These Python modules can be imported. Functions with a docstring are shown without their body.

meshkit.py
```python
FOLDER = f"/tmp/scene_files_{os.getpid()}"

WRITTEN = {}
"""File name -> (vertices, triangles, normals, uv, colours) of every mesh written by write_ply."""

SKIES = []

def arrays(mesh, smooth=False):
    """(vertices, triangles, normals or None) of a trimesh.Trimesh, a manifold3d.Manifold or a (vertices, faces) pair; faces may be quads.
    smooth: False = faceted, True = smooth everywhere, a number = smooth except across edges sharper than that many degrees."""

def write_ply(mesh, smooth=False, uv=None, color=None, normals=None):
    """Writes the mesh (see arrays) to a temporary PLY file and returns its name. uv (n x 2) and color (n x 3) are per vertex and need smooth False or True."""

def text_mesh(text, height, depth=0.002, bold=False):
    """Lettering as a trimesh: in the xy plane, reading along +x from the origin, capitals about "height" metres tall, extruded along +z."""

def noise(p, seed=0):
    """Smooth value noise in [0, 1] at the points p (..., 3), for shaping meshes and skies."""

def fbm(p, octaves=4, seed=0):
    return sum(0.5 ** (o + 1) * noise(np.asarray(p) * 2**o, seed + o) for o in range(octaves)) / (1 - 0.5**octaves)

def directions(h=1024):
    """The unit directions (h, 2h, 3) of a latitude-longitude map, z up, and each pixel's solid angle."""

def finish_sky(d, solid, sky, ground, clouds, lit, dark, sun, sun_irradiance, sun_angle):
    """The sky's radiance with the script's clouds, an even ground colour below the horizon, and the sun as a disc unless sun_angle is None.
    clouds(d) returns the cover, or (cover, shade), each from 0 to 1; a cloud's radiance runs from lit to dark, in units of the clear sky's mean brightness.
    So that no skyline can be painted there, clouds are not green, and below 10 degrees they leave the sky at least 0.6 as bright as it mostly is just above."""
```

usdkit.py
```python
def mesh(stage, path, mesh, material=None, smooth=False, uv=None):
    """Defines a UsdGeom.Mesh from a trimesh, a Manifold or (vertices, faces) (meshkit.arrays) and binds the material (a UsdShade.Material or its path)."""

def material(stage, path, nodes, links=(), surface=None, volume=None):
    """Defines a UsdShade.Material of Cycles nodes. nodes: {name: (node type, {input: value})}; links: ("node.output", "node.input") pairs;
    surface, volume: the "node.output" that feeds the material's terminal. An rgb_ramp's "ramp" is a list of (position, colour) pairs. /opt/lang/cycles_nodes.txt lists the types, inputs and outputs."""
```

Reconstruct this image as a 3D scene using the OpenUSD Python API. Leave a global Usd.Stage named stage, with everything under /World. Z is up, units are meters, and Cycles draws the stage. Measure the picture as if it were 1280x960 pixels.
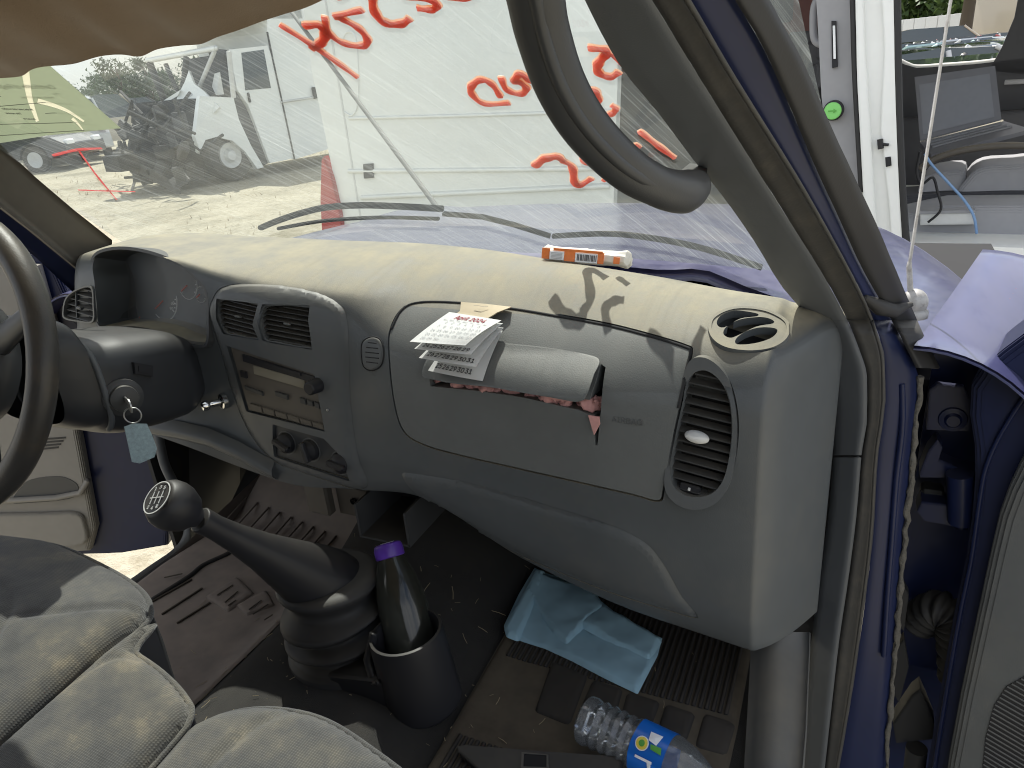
import math, numpy as np, trimesh, manifold3d as m3, usdkit, meshkit
from pxr import Usd, UsdGeom, UsdLux, UsdShade, Gf, Sdf, Vt
from shapely.geometry import Polygon, LineString, Point, MultiPolygon
from shapely.ops import unary_union
from scipy.interpolate import PchipInterpolator
from scipy.spatial import Delaunay
stage = Usd.Stage.CreateInMemory()
UsdGeom.SetStageUpAxis(stage, 'Z'); UsdGeom.SetStageMetersPerUnit(stage, 1.0)
UsdGeom.Xform.Define(stage, '/World'); UsdGeom.Scope.Define(stage, '/World/Looks')
V = lambda *a: np.array(a, float)
rng = np.random.default_rng(7)

# ---------------------------------------------------------------- camera
YAW, PITCH, ROLL, FOC = map(float, (26.1, 22.9, 5.1, 926.0))
C = V(.69, -.26, 1.388)
def basis(yaw, pitch, roll):
    cy, sy, cp, sp = math.cos(yaw), math.sin(yaw), math.cos(pitch), math.sin(pitch)
    f = V(-sy*cp, cy*cp, -sp); r = V(cy, sy, 0); d = np.cross(f, r)
    return math.cos(roll)*r + math.sin(roll)*d, -math.sin(roll)*r + math.cos(roll)*d, f
R_, D_, F_ = basis(*np.radians([YAW, PITCH, ROLL]))
cam = UsdGeom.Camera.Define(stage, '/World/camera')
cam.CreateHorizontalApertureAttr(36.0); cam.CreateVerticalApertureAttr(27.0)
cam.CreateFocalLengthAttr(36.0*FOC/1280); cam.CreateClippingRangeAttr(Gf.Vec2f(.01, 5000))
cm = np.eye(4); cm[0, :3], cm[1, :3], cm[2, :3], cm[3, :3] = R_, -D_, -F_, C
cam.AddTransformOp().Set(Gf.Matrix4d(*cm.ravel().tolist()))
EXPO = .8
cam.CreateExposureAttr(EXPO)
# ---------------------------------------------------------------- sky and sun
SUN_EL, SUN_AZ = math.radians(57), math.radians(-29)          # azimuth from +y towards +x
SUN = V(math.sin(SUN_AZ)*math.cos(SUN_EL), math.cos(SUN_AZ)*math.cos(SUN_EL), math.sin(SUN_EL))
skym = usdkit.material(stage, '/World/Looks/sky_look', {
    'tc': ('texture_coordinate', {}), 'n': ('noise_texture', {'scale': 2.2, 'detail': 5.0, 'roughness': .6}),
    'r': ('rgb_ramp', {'ramp': [(.38, (0, 0, 0)), (.62, (1, 1, 1))]}),
    's': ('sky_texture', {'sky_type': 'single_scattering', 'sun_disc': False, 'sun_elevation': SUN_EL, 'sun_rotation': SUN_AZ, 'air_density': 1.0, 'aerosol_density': 2.5, 'altitude': 0.0}),
    'mx': ('mix', {'color2': (6.2, 6.3, 6.4)}), 'b': ('background_shader', {'strength': .11})},
    [('tc.generated', 'n.vector'), ('n.fac', 'r.fac'), ('r.color', 'mx.fac'), ('s.color', 'mx.color1'), ('mx.color', 'b.color')], surface='b.background')
dome = UsdLux.DomeLight.Define(stage, '/World/sky'); dome.GetPrim().SetCustomDataByKey('kind', 'structure')
UsdShade.MaterialBindingAPI.Apply(dome.GetPrim()).Bind(skym)
sun = UsdLux.DistantLight.Define(stage, '/World/sun')
sun.CreateNormalizeAttr(True); sun.CreateIntensityAttr(1.05); sun.CreateAngleAttr(.6); sun.CreateColorAttr(Gf.Vec3f(1, .965, .91))
zx = SUN/np.linalg.norm(SUN); xx = np.cross(V(0, 0, 1), zx); xx /= np.linalg.norm(xx); yy = np.cross(zx, xx)
sm = np.eye(4); sm[0, :3], sm[1, :3], sm[2, :3] = xx, yy, zx
sun.AddTransformOp().Set(Gf.Matrix4d(*sm.ravel().tolist()))

# ---------------------------------------------------------------- helpers
def ray(px, py): return ((px-640)*R_ + (py-480)*D_ + FOC*F_)/FOC
def at(px, py, ax, val):
    v = ray(px, py); return C + v*(val-C[ax])/v[ax]
def atX(px, py, x): return at(px, py, 0, x)
def atY(px, py, y): return at(px, py, 1, y)
def atZ(px, py, z): return at(px, py, 2, z)
def dep(px, py, d): return C + ray(px, py)*d
used = {}
def path_for(name, parent):
    base = parent.GetPath().pathString if parent is not None else '/World'
    k = (base, name); n = used.get(k, 0); used[k] = n+1
    return f'{base}/{name}' + (f'_{n:03d}' if n else '')
def meta(p, label=None, cat=None, group=None, kind=None):
    for k, v in (('label', label), ('category', cat), ('group', group), ('kind', kind)):
        if v: p.SetCustomDataByKey(k, v)
    return p
def thing(name, label, cat, group=None, loc=None, rotz=0):
    x = UsdGeom.Xform.Define(stage, path_for(name, None))
    if loc is not None: x.AddTranslateOp().Set(Gf.Vec3d(*map(float, loc))); x.AddRotateZOp().Set(math.degrees(rotz))
    return meta(x.GetPrim(), label, cat, group)
def obj(name, mesh, mat, parent=None, smooth=35, label=None, cat=None, group=None, kind=None, uv=None):
    if isinstance(mesh, list): mesh = cat_(mesh)
    m = usdkit.mesh(stage, path_for(name, parent), mesh, LOOK[mat] if isinstance(mat, str) else mat, smooth=smooth, uv=uv)
    return meta(m.GetPrim(), label, cat, group, kind)
def tm(m):
    if hasattr(m, 'to_mesh'):
        q = m.to_mesh(); return trimesh.Trimesh(q.vert_properties[:, :3].astype(float), q.tri_verts, process=False)
    return m
def cat_(ms): return trimesh.util.concatenate([tm(m) for m in ms])
def man(t):
    t = trimesh.Trimesh(t.vertices, t.faces, process=True); t.merge_vertices()
    return m3.Manifold(m3.Mesh(np.asarray(t.vertices, np.float32), np.asarray(t.faces, np.uint32)))
def spline(pts, n=8, closed=False):
    P = np.array(pts, float); out = []; N = len(P)
    for i in range(N if closed else N-1):
        a, b, c, d = (P[(i-1) % N], P[i], P[(i+1) % N], P[(i+2) % N]) if closed else (P[max(i-1, 0)], P[i], P[i+1], P[min(i+2, N-1)])
        for t in np.linspace(0, 1, n, endpoint=False):
            out.append(.5*(2*b+(c-a)*t+(2*a-5*b+4*c-d)*t*t+(3*b-a-3*c+d)*t**3))
    if not closed: out.append(P[-1])
    return np.array(out)
def tube(pts, r, k=10, closed=False, flat=1.0, up=None):
    P = np.array(pts, float); n = len(P); r = np.broadcast_to(np.asarray(r, float), (n,))
    T = np.roll(P, -1, 0)-np.roll(P, 1, 0) if closed else np.gradient(P, axis=0)
    T /= np.linalg.norm(T, axis=1, keepdims=True)+1e-12
    u = np.array(up, float) if up is not None else (V(0, 0, 1) if abs(T[0][2]) < .9 else V(1, 0, 0))
    vs = []
    for i in range(n):
        s = u-T[i]*(u@T[i]); s /= np.linalg.norm(s); w = np.cross(T[i], s)
        if up is None: u = s
        a = np.linspace(0, 2*np.pi, k, endpoint=False)
        vs.append(P[i]+r[i]*(np.cos(a)[:, None]*s*flat+np.sin(a)[:, None]*w))
    vs = np.concatenate(vs); f = []
    for i in range(n if closed else n-1):
        j = (i+1) % n
        for q in range(k):
            a, b, c, d = i*k+q, i*k+(q+1) % k, j*k+(q+1) % k, j*k+q
            f += [(a, b, c), (a, c, d)]
    if not closed:
        vs = np.vstack([vs, P[0], P[-1]]); A = len(vs)-2
        for q in range(k): f += [(A, (q+1) % k, q), (A+1, (n-1)*k+q, (n-1)*k+(q+1) % k)]
    t = trimesh.Trimesh(vs, f, process=False); return t
def box(size, at_=(0, 0, 0), rot=None, b=0.0):
    s = np.array(size, float)/2
    if b > 0:
        b = min(b, .45*min(s)*2); pts = []
        for sg in np.ndindex(2, 2, 2):
            e = (np.array(sg)*2-1)*s
            for k in range(3):
                q = e-np.sign(e)*b; q[k] = e[k]; pts.append(q)
        t = trimesh.convex.convex_hull(np.array(pts))
    else: t = trimesh.creation.box(2*s)
    M = np.eye(4)
    if rot is not None: M[:3, :3] = rot
    M[:3, 3] = at_; t.apply_transform(M); return t
def frame3(x, y, z): return np.stack([x, y, z], 1)
def unit(v): v = np.asarray(v, float); return v/np.linalg.norm(v)
def rotz(a): c, s = math.cos(a), math.sin(a); return np.array([[c, -s, 0], [s, c, 0], [0, 0, 1.]])
def lathe(prof, k=32, axis=None, org=(0, 0, 0)):
    prof = np.array(prof, float); a = np.linspace(0, 2*np.pi, k, endpoint=False); n = len(prof)
    v = np.array([[r*math.cos(t), r*math.sin(t), z] for r, z in prof for t in a]); f = []
    for i in range(n-1):
        for q in range(k):
            A, B, Cc, D = i*k+q, i*k+(q+1) % k, (i+1)*k+(q+1) % k, (i+1)*k+q
            f += [(A, B, Cc), (A, Cc, D)]
    if axis is not None:
        z = unit(axis); x = unit(np.cross(z, V(.3, 1, .2))); y = np.cross(z, x); v = v@frame3(x, y, z).T
    t = trimesh.Trimesh(v+np.array(org), f, process=False); return t
def grid(fn, us, vs, thick=0.0):
    """fn(u, v) -> point; a sheet, or a slab when thick > 0"""
    P = np.array([[fn(u, v) for v in vs] for u in us]); return sheet(P, thick)
def sheet(P, thick=0.0):
    n, m = P.shape[:2]; I = np.arange(n*m).reshape(n, m)
    q = np.stack([I[:-1, :-1], I[1:, :-1], I[1:, 1:], I[:-1, 1:]], -1).reshape(-1, 4)
    f = np.vstack([q[:, [0, 1, 2]], q[:, [0, 2, 3]]]); v = P.reshape(-1, 3)
    if thick:
        t = trimesh.Trimesh(v, f, process=False); N = t.vertex_normals
        v2 = v-N*thick; e = np.concatenate([I[0, :], I[1:, -1], I[-1, ::-1][1:], I[::-1, 0][1:-1]]); e2 = np.roll(e, -1); o = n*m
        side = np.vstack([np.stack([e, e+o, e2+o], 1), np.stack([e, e2+o, e2], 1)])
        t = trimesh.Trimesh(np.vstack([v, v2]), np.vstack([f, f[:, ::-1]+o, side]), process=False)
        return t
    return trimesh.Trimesh(v, f, process=False)
def extrude(poly, z0, z1, Fr=None, ch=0.0):
    """shapely polygon (2D, in frame Fr) extruded from z0 to z1 along the frame's normal; ch = chamfer on the top"""
    ps = [g for g in getattr(poly, 'geoms', [poly]) if g.area > 1e-9]; out = []
    for p in ps:
        if ch and p.buffer(-ch).area > 0 and not p.interiors:
            cs = m3.CrossSection([np.array(p.exterior.coords)[:-1]], m3.FillRule.EvenOdd)
            lay = 4; M = None
            t = [tm(cs.extrude(max(z1-ch-z0, 1e-5)).translate((0, 0, z0)))]
            M = man(t[0])
            for i in range(1, lay+1):
                th = i/lay*math.pi/2; q = p.buffer(-ch*(1-math.cos(th)))
                q = max(getattr(q, 'geoms', [q]), key=lambda g: g.area) if not q.is_empty else None
                if q is None: break
                h0, h1 = z1-ch+ch*math.sin((i-1)/lay*math.pi/2), z1-ch+ch*math.sin(th)
                M = M + m3.CrossSection([np.array(q.exterior.coords)[:-1]], m3.FillRule.EvenOdd).extrude(h1-h0+1e-5).translate((0, 0, h0-1e-5))
            out.append(tm(M))
        else:
            t = trimesh.creation.extrude_polygon(p, z1-z0, engine='earcut'); t.apply_translation((0, 0, z0)); out.append(t)
    t = trimesh.util.concatenate(out)
    if Fr is not None: t = Fr.put(t)
    return t
class Frame:
    """a plane in the cab: origin, u (right), v (up), n (towards the viewer's side)"""
    def __init__(s, o, n, u):
        s.o = np.array(o, float); s.n = unit(n); u = np.array(u, float); s.u = unit(u-s.n*(u@s.n)); s.v = np.cross(s.n, s.u)
    def uv(s, px, py):
        v = ray(px, py); q = C+v*((s.o-C)@s.n)/(v@s.n)-s.o; return V(q@s.u, q@s.v)
    def poly(s, pts, n=0): 
        P = np.array([s.uv(*p) for p in pts]); return Polygon(spline(P, n, True) if n else P).buffer(0)
    def put(s, t):
        t = t.copy(); M = np.eye(4); M[:3, :3] = frame3(s.u, s.v, s.n); M[:3, 3] = s.o; t.apply_transform(M); return t
    def pt(s, u, v, w=0): return s.o+s.u*u+s.v*v+s.n*w
    def at(s, px, py, w=0):
        v = ray(px, py); return C+v*((s.o+s.n*w-C)@s.n)/(v@s.n)
def fit_frame(P, u, facing):
    P = np.array(P); o = P.mean(0); n = np.linalg.svd(P-o)[2][2]
    if n@facing < 0: n = -n
    return Frame(o, n, u)
def text3(txt, h, fr, u, v, w, ang=0, depth=.0006, bold=False, sx=1.0):
    t = meshkit.text_mesh(txt, h, depth, bold); t.vertices[:, 0] *= sx; t.vertices[:, :2] -= t.bounds.mean(0)[:2]
    c, s = math.cos(ang), math.sin(ang); x, y = t.vertices[:, 0].copy(), t.vertices[:, 1].copy()
    t.vertices[:, 0], t.vertices[:, 1] = u+c*x-s*y, v+s*x+c*y; t.vertices[:, 2] += w
    return fr.put(t) if fr is not None else t

# ---------------------------------------------------------------- materials
LOOK = {}
def look(name, nodes, links, surface='p.BSDF', volume=None):
    LOOK[name] = usdkit.material(stage, '/World/Looks/'+name, nodes, links, surface=surface, volume=volume); return LOOK[name]
def plain(name, col, rough=.5, metal=0.0, spec=.5, coat=0.0, var=.12, vscale=25.0, bump=0.0, bscale=900.0, dust=0.0, dustcol=(.34, .29, .2), dscale=14.0, grime=0.0, grimecol=(.05, .045, .04), stretch=(1, 1, 1), bdist=.0006, dlow=.35, dhigh=.7, flat=0.0, **kw):
    """principled paint / plastic: small tone variation, grain bump, dust that lies on upward faces, patches of grime"""
    c = np.array(col)
    N = {'p': ('principled_bsdf', dict(roughness=rough, metallic=metal, specular_ior_level=spec, coat_weight=coat, **kw)),
         'tc': ('texture_coordinate', {}), 'mp': ('mapping', {'scale': stretch}), 'n': ('noise_texture', {'scale': vscale, 'detail': 4.0, 'roughness': .65}),
         'm': ('mix', {'color1': tuple(c*(1-var)), 'color2': tuple(np.minimum(c*(1+var), 1))})}
    L = [('tc.object', 'mp.vector'), ('mp.vector', 'n.vector'), ('n.fac', 'm.fac')]; last = 'm.color'
    if grime:
        N['gn'] = ('noise_texture', {'scale': dscale*.6, 'detail': 6.0, 'roughness': .7}); N['gr'] = ('map_range', {'from_min': .48, 'from_max': .72, 'to_max': grime, 'clamp': True})
        N['gm'] = ('mix', {'color2': tuple(grimecol)}); L += [('mp.vector', 'gn.vector'), ('gn.fac', 'gr.value'), ('gr.result', 'gm.fac'), (last, 'gm.color1')]; last = 'gm.color'
    if dust:
        N['g'] = ('geometry', {}); N['sx'] = ('separate_xyz', {}); N['mr'] = ('map_range', {'from_min': dlow, 'from_max': .95, 'to_min': flat, 'to_max': 1.0, 'clamp': True})
        N['dn'] = ('noise_texture', {'scale': dscale, 'detail': 6.0, 'roughness': .65}); N['dr'] = ('map_range', {'from_min': .3, 'from_max': dhigh, 'to_min': dust*.35, 'to_max': dust, 'clamp': True})
        N['dm'] = ('math', {'math_type': 'multiply'}); N['dx'] = ('mix', {'color2': tuple(dustcol)}); N['rr'] = ('map_range', {'to_min': rough, 'to_max': .95, 'clamp': True})
        L += [('g.normal', 'sx.vector'), ('sx.z', 'mr.value'), ('mp.vector', 'dn.vector'), ('dn.fac', 'dr.value'), ('mr.result', 'dm.value1'), ('dr.result', 'dm.value2'), ('dm.value', 'dx.fac'), (last, 'dx.color1'), ('dm.value', 'rr.value'), ('rr.result', 'p.roughness')]; last = 'dx.color'
    L.append((last, 'p.base_color'))
    if bump:
        N['bn'] = ('noise_texture', {'scale': bscale, 'detail': 2.0}); N['bp'] = ('bump', {'strength': bump, 'distance': bdist}); L += [('mp.vector', 'bn.vector'), ('bn.fac', 'bp.height'), ('bp.normal', 'p.normal')]
    return look(name, N, L)
plain('dash_plastic', (.066, .072, .075), .45, bump=.35, bscale=700, dust=.85, dustcol=(.45, .395, .275), dlow=.6, dscale=16, dhigh=.75, grime=.2, grimecol=(.13, .12, .10), flat=.0)
plain('trim_plastic', (.08, .085, .087), .45, bump=.25, bscale=800, dust=.35, dlow=.5, grime=.2, grimecol=(.15, .135, .11), flat=.03)
plain('cover_plastic', (.112, .118, .116), .5, bump=.4, bscale=600, dust=.3, dustcol=(.36, .33, .26), dlow=.6, grime=.15, grimecol=(.08, .08, .075))
plain('shroud_plastic', (.02, .021, .023), .42, bump=.2, bscale=900, dust=.08)
plain('wiper_rubber', (.006, .006, .007), .95, spec=.05)
plain('door_trim_tan', (.21, .195, .17), .6, bump=.2, dust=.2)
plain('mat_dusty', (.06, .052, .042), .9, bump=.5, bscale=500, dust=.6, dustcol=(.17, .14, .1), dscale=20, spec=.2, grime=.5, grimecol=(.025, .023, .02))
plain('pillar_plastic', (.082, .088, .094), .55, bump=.25, bscale=900, dust=.15)
plain('dark_plastic', (.035, .036, .037), .45, bump=.2, bscale=900, dust=.16, dscale=30, flat=.03)
plain('black_plastic', (.008, .008, .010), .5, bump=.1, bscale=700, dust=.08, dscale=30)
plain('brown_plastic', (.075, .066, .056), .5, bump=.2, dust=.35, grime=.4, grimecol=(.09, .08, .07), dscale=40, flat=.2)
plain('void_black', (.006, .006, .007), .8)
plain('rubber', (.016, .016, .017), .6, bump=.2, bscale=400, dust=.1, dscale=40, flat=.05)
plain('seal_rubber', (.035, .034, .032), .6, bump=.4, bscale=300, dust=.2, dscale=60, grime=.45, grimecol=(.085, .075, .06), flat=.08)
plain('carpet', (.032, .033, .034), .95, bump=.9, bscale=1500, bdist=.002, dust=.16, dustcol=(.2, .17, .13), dscale=12, flat=.1, spec=.2)
plain('mat_rubber', (.022, .022, .023), .7, bump=.4, bscale=700, dust=.3, dustcol=(.16, .13, .095), dscale=11, spec=.3)
plain('dirty_mat', (.15, .128, .113), .85, bump=.6, bscale=500, dust=.8, dustcol=(.32, .26, .21), dscale=14, spec=.25)
plain('blue_paint', (.006, .010, .036), .42, spec=.3, coat=.12, coat_roughness=.2, dust=.1, dustcol=(.24, .22, .22), dscale=25, dlow=.4, var=.2)
plain('faded_blue_paint', (.028, .031, .115), .3, coat=.6, coat_roughness=.12, dust=.2, dustcol=(.28, .28, .34), dscale=30, dlow=.2, var=.3, bump=.06, bscale=350, stretch=(1, .35, 1))
plain('hood_paint', (.026, .028, .09), .3, coat=.6, coat_roughness=.12, dust=.22, dustcol=(.28, .28, .33), dscale=30, dlow=.2, var=.3, bump=.06, bscale=350)
plain('wheel_leather', (.03, .028, .026), .4, bump=.35, bscale=450, dust=.3, dustcol=(.2, .15, .08), dscale=30, dlow=.3, grime=.25, grimecol=(.12, .09, .05))
plain('chrome', (.75, .75, .74), .15, metal=1.0, var=.05)
plain('worn_steel', (.45, .45, .44), .4, metal=.9, grime=.6, grimecol=(.12, .1, .09))
plain('aluminium_stick', (.42, .41, .39), .55, metal=.3, grime=.7, dscale=160, grimecol=(.16, .14, .12))
plain('headliner_cloth', (.27, .2, .135), .95, bump=.5, bscale=900, var=.2, vscale=9, sheen_weight=.3)
plain('paper_white', (.82, .82, .80), .8, var=.03)
plain('card_tan', (.55, .46, .32), .8, var=.1)
plain('ink_dark', (.03, .03, .035), .7)
plain('ink_red', (.45, .04, .08), .7)
plain('ink_grey', (.42, .43, .45), .7)
plain('airbag_cloth', (.52, .27, .25), .85, var=.3, vscale=60, bump=.3, bscale=500)
plain('blue_towel', (.36, .57, .68), .95, bump=.5, bscale=1200, var=.08, grime=.12, grimecol=(.2, .3, .36), bdist=.001)
plain('purple_cap', (.09, .035, .3), .3)
plain('cap_print', (.55, .55, .58), .5)
plain('label_blue', (.012, .13, .52), .25, var=.15)
plain('label_white', (.8, .82, .85), .3)
plain('label_yellow', (.75, .6, .08), .4)
plain('label_green', (.1, .35, .06), .4)
plain('white_plastic', (.62, .62, .6), .45)
plain('key_tag', (.18, .26, .27), .35, var=.7, vscale=220, coat=.5)
plain('van_paint', (.80, .81, .78), .35, coat=.3, dust=.2, dustcol=(.6, .57, .5), var=.04)
plain('van_trim', (.62, .62, .6), .5, dust=.2)
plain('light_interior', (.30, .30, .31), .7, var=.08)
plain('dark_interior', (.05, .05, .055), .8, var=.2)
plain('red_lens', (.34, .006, .01), .15, coat=.6)
plain('tyre', (.025, .025, .026), .85, dust=.6, dustcol=(.3, .26, .2), dlow=-.5)
plain('junk_metal', (.05, .048, .045), .7, var=.6, vscale=9, metal=.2)
plain('screen_grey', (.16, .165, .18), .3)
plain('laptop_body', (.12, .12, .13), .4)
plain('cable_blue', (.18, .3, .5), .5)
plain('green_plastic', (.22, .6, .16), .4)
plain('orange_wrap', (.75, .2, .05), .35, var=.4, vscale=90, coat=.5)
plain('wrap_white', (.8, .76, .68), .4, var=.1, vscale=60)
plain('barcode_ink', (.04, .04, .05), .5)
plain('gauge_face', (.085, .088, .09), .5, dust=0.0)
plain('gauge_mark', (.75, .75, .72), .5)
plain('lcd', (.22, .20, .15), .25, coat=.5)
plain('straw', (.33, .27, .17), .9)
plain('tree_bark', (.09, .07, .05), .9)
plain('fence_panel', (.55, .56, .56), .6, var=.15)
plain('car_glass', (.03, .04, .045), .08, coat=1.0)
plain('gasket_dirt', (.105, .098, .085), .95, bump=.8, bscale=250, bdist=.003, var=.5, vscale=120)
for nm, a, b in (('wax_orange', (.86, .12, .012), (.95, .16, .02)), ('wax_edge', (.9, .62, .42), (.9, .6, .4)), ('wax_red', (.75, .04, .03), (.8, .05, .04))):
    look(nm, {'p': ('principled_bsdf', {'roughness': .5, 'base_color': a}), 't': ('translucent_bsdf', {'color': b}), 'm': ('mix_closure', {'fac': .5})}, [('p.BSDF', 'm.closure1'), ('t.BSDF', 'm.closure2')], surface='m.closure')
plain('maroon_box', (.09, .035, .03), .7)
for nm, c in (('car_silver', (.5, .51, .52)), ('car_white', (.78, .78, .76)), ('car_black', (.03, .03, .035)), ('car_green', (.35, .5, .47)), ('car_red', (.3, .05, .05)), ('car_tan', (.45, .4, .32)), ('car_blue', (.1, .16, .3))):
    plain(nm, c, .3, coat=.6, dust=.3, dustcol=(.5, .46, .38), dscale=3)
look('seat_cloth', {'p': ('principled_bsdf', {'roughness': .95, 'specular_ior_level': .2, 'sheen_weight': .25}), 'tc': ('texture_coordinate', {}),
    'w': ('wave_texture', {'scale': 130.0, 'bands_direction': 'x', 'distortion': .6}), 'w2': ('wave_texture', {'scale': 130.0, 'bands_direction': 'y', 'distortion': .6}), 'mu': ('math', {'math_type': 'multiply'}),
    'n': ('noise_texture', {'scale': 9.0, 'detail': 6.0, 'roughness': .7}), 'm': ('rgb_ramp', {'ramp': [(.32, (.055, .055, .054)), (.46, (.088, .087, .083)), (.57, (.125, .118, .10)), (.72, (.27, .23, .16))]}),
    'mm': ('mix', {'mix_type': 'multiply', 'fac': .35}), 'b': ('bump', {'strength': .4, 'distance': .0008})},
    [('tc.object', 'w.vector'), ('tc.object', 'w2.vector'), ('tc.object', 'n.vector'), ('w.fac', 'mu.value1'), ('w2.fac', 'mu.value2'), ('mu.value', 'b.height'), ('b.normal', 'p.normal'),
     ('n.fac', 'm.fac'), ('m.color', 'mm.color1'), ('w.color', 'mm.color2'), ('mm.color', 'p.base_color')])
plain('seat_side', (.03, .03, .032), .9, bump=.4, bscale=1100, spec=.2)
look('dusty_glass', {'tr': ('transparent_bsdf', {'color': (.74, .78, .755)}), 'gl': ('glossy_bsdf', {'roughness': .02, 'color': (1, 1, 1)}), 'fr': ('fresnel', {'IOR': 1.5}), 'm1': ('mix_closure', {}),
    'tc': ('texture_coordinate', {}), 'mp0': ('mapping', {'rotation': (.70, 0, -1.1)}), 'mp': ('mapping', {'scale': (5, 330, 1)}), 'n': ('noise_texture', {'scale': 1.0, 'detail': 3.0, 'roughness': .7}), 'n2': ('noise_texture', {'scale': 5.0, 'detail': 5.0}),
    'r': ('map_range', {'from_min': .5, 'from_max': .78, 'to_min': .075, 'to_max': .28, 'clamp': True}), 'r2': ('map_range', {'from_min': .3, 'from_max': .75, 'to_min': .45, 'to_max': 1.35, 'clamp': True}), 'mu': ('math', {'math_type': 'multiply'}),
    'd': ('diffuse_bsdf', {'color': (.66, .71, .68)}), 't': ('translucent_bsdf', {'color': (.66, .71, .68)}), 'md': ('mix_closure', {'fac': .6}), 'm2': ('mix_closure', {})},
    [('fr.fac', 'm1.fac'), ('tr.BSDF', 'm1.closure1'), ('gl.BSDF', 'm1.closure2'), ('tc.object', 'mp0.vector'), ('mp0.vector', 'mp.vector'), ('mp.vector', 'n.vector'), ('tc.object', 'n2.vector'), ('n.fac', 'r.value'), ('n2.fac', 'r2.value'), ('r.result', 'mu.value1'), ('r2.result', 'mu.value2'),
     ('d.BSDF', 'md.closure1'), ('t.BSDF', 'md.closure2'), ('mu.value', 'm2.fac'), ('m1.closure', 'm2.closure1'), ('md.closure', 'm2.closure2')], surface='m2.closure')
look('clear_pane', {'tr': ('transparent_bsdf', {'color': (.88, .9, .9)}), 'gl': ('glossy_bsdf', {'roughness': .02}), 'fr': ('fresnel', {'IOR': 1.5}), 'm1': ('mix_closure', {}), 'd': ('diffuse_bsdf', {'color': (.7, .7, .68)}), 'm2': ('mix_closure', {'fac': .06})},
    [('fr.fac', 'm1.fac'), ('tr.BSDF', 'm1.closure1'), ('gl.BSDF', 'm1.closure2'), ('m1.closure', 'm2.closure1'), ('d.BSDF', 'm2.closure2')], surface='m2.closure')
look('cluster_lens', {'tr': ('transparent_bsdf', {'color': (.9, .9, .9)}), 'gl': ('glossy_bsdf', {'roughness': .1}), 'fr': ('fresnel', {'IOR': 1.08}), 'm1': ('mix_closure', {}), 'd': ('diffuse_bsdf', {'color': (.6, .6, .58)}), 'm2': ('mix_closure', {'fac': .05})},
    [('fr.fac', 'm1.fac'), ('tr.BSDF', 'm1.closure1'), ('gl.BSDF', 'm1.closure2'), ('m1.closure', 'm2.closure1'), ('d.BSDF', 'm2.closure2')], surface='m2.closure')
look('bottle_plastic', {'tr': ('transparent_bsdf', {'color': (.93, .95, .95)}), 'gl': ('glossy_bsdf', {'roughness': .04}), 'fr': ('fresnel', {'IOR': 1.7}), 'm1': ('mix_closure', {}), 'd': ('diffuse_bsdf', {'color': (.6, .62, .64)}), 'm2': ('mix_closure', {'fac': .07})},
    [('fr.fac', 'm1.fac'), ('tr.BSDF', 'm1.closure1'), ('gl.BSDF', 'm1.closure2'), ('m1.closure', 'm2.closure1'), ('d.BSDF', 'm2.closure2')], surface='m2.closure')
look('notice_paper', {'p': ('principled_bsdf', {'roughness': .8, 'base_color': (.45, .48, .40)}), 't': ('translucent_bsdf', {'color': (.62, .65, .53)}), 'm': ('mix_closure', {'fac': .6})}, [('p.BSDF', 'm.closure1'), ('t.BSDF', 'm.closure2')], surface='m.closure')
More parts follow.
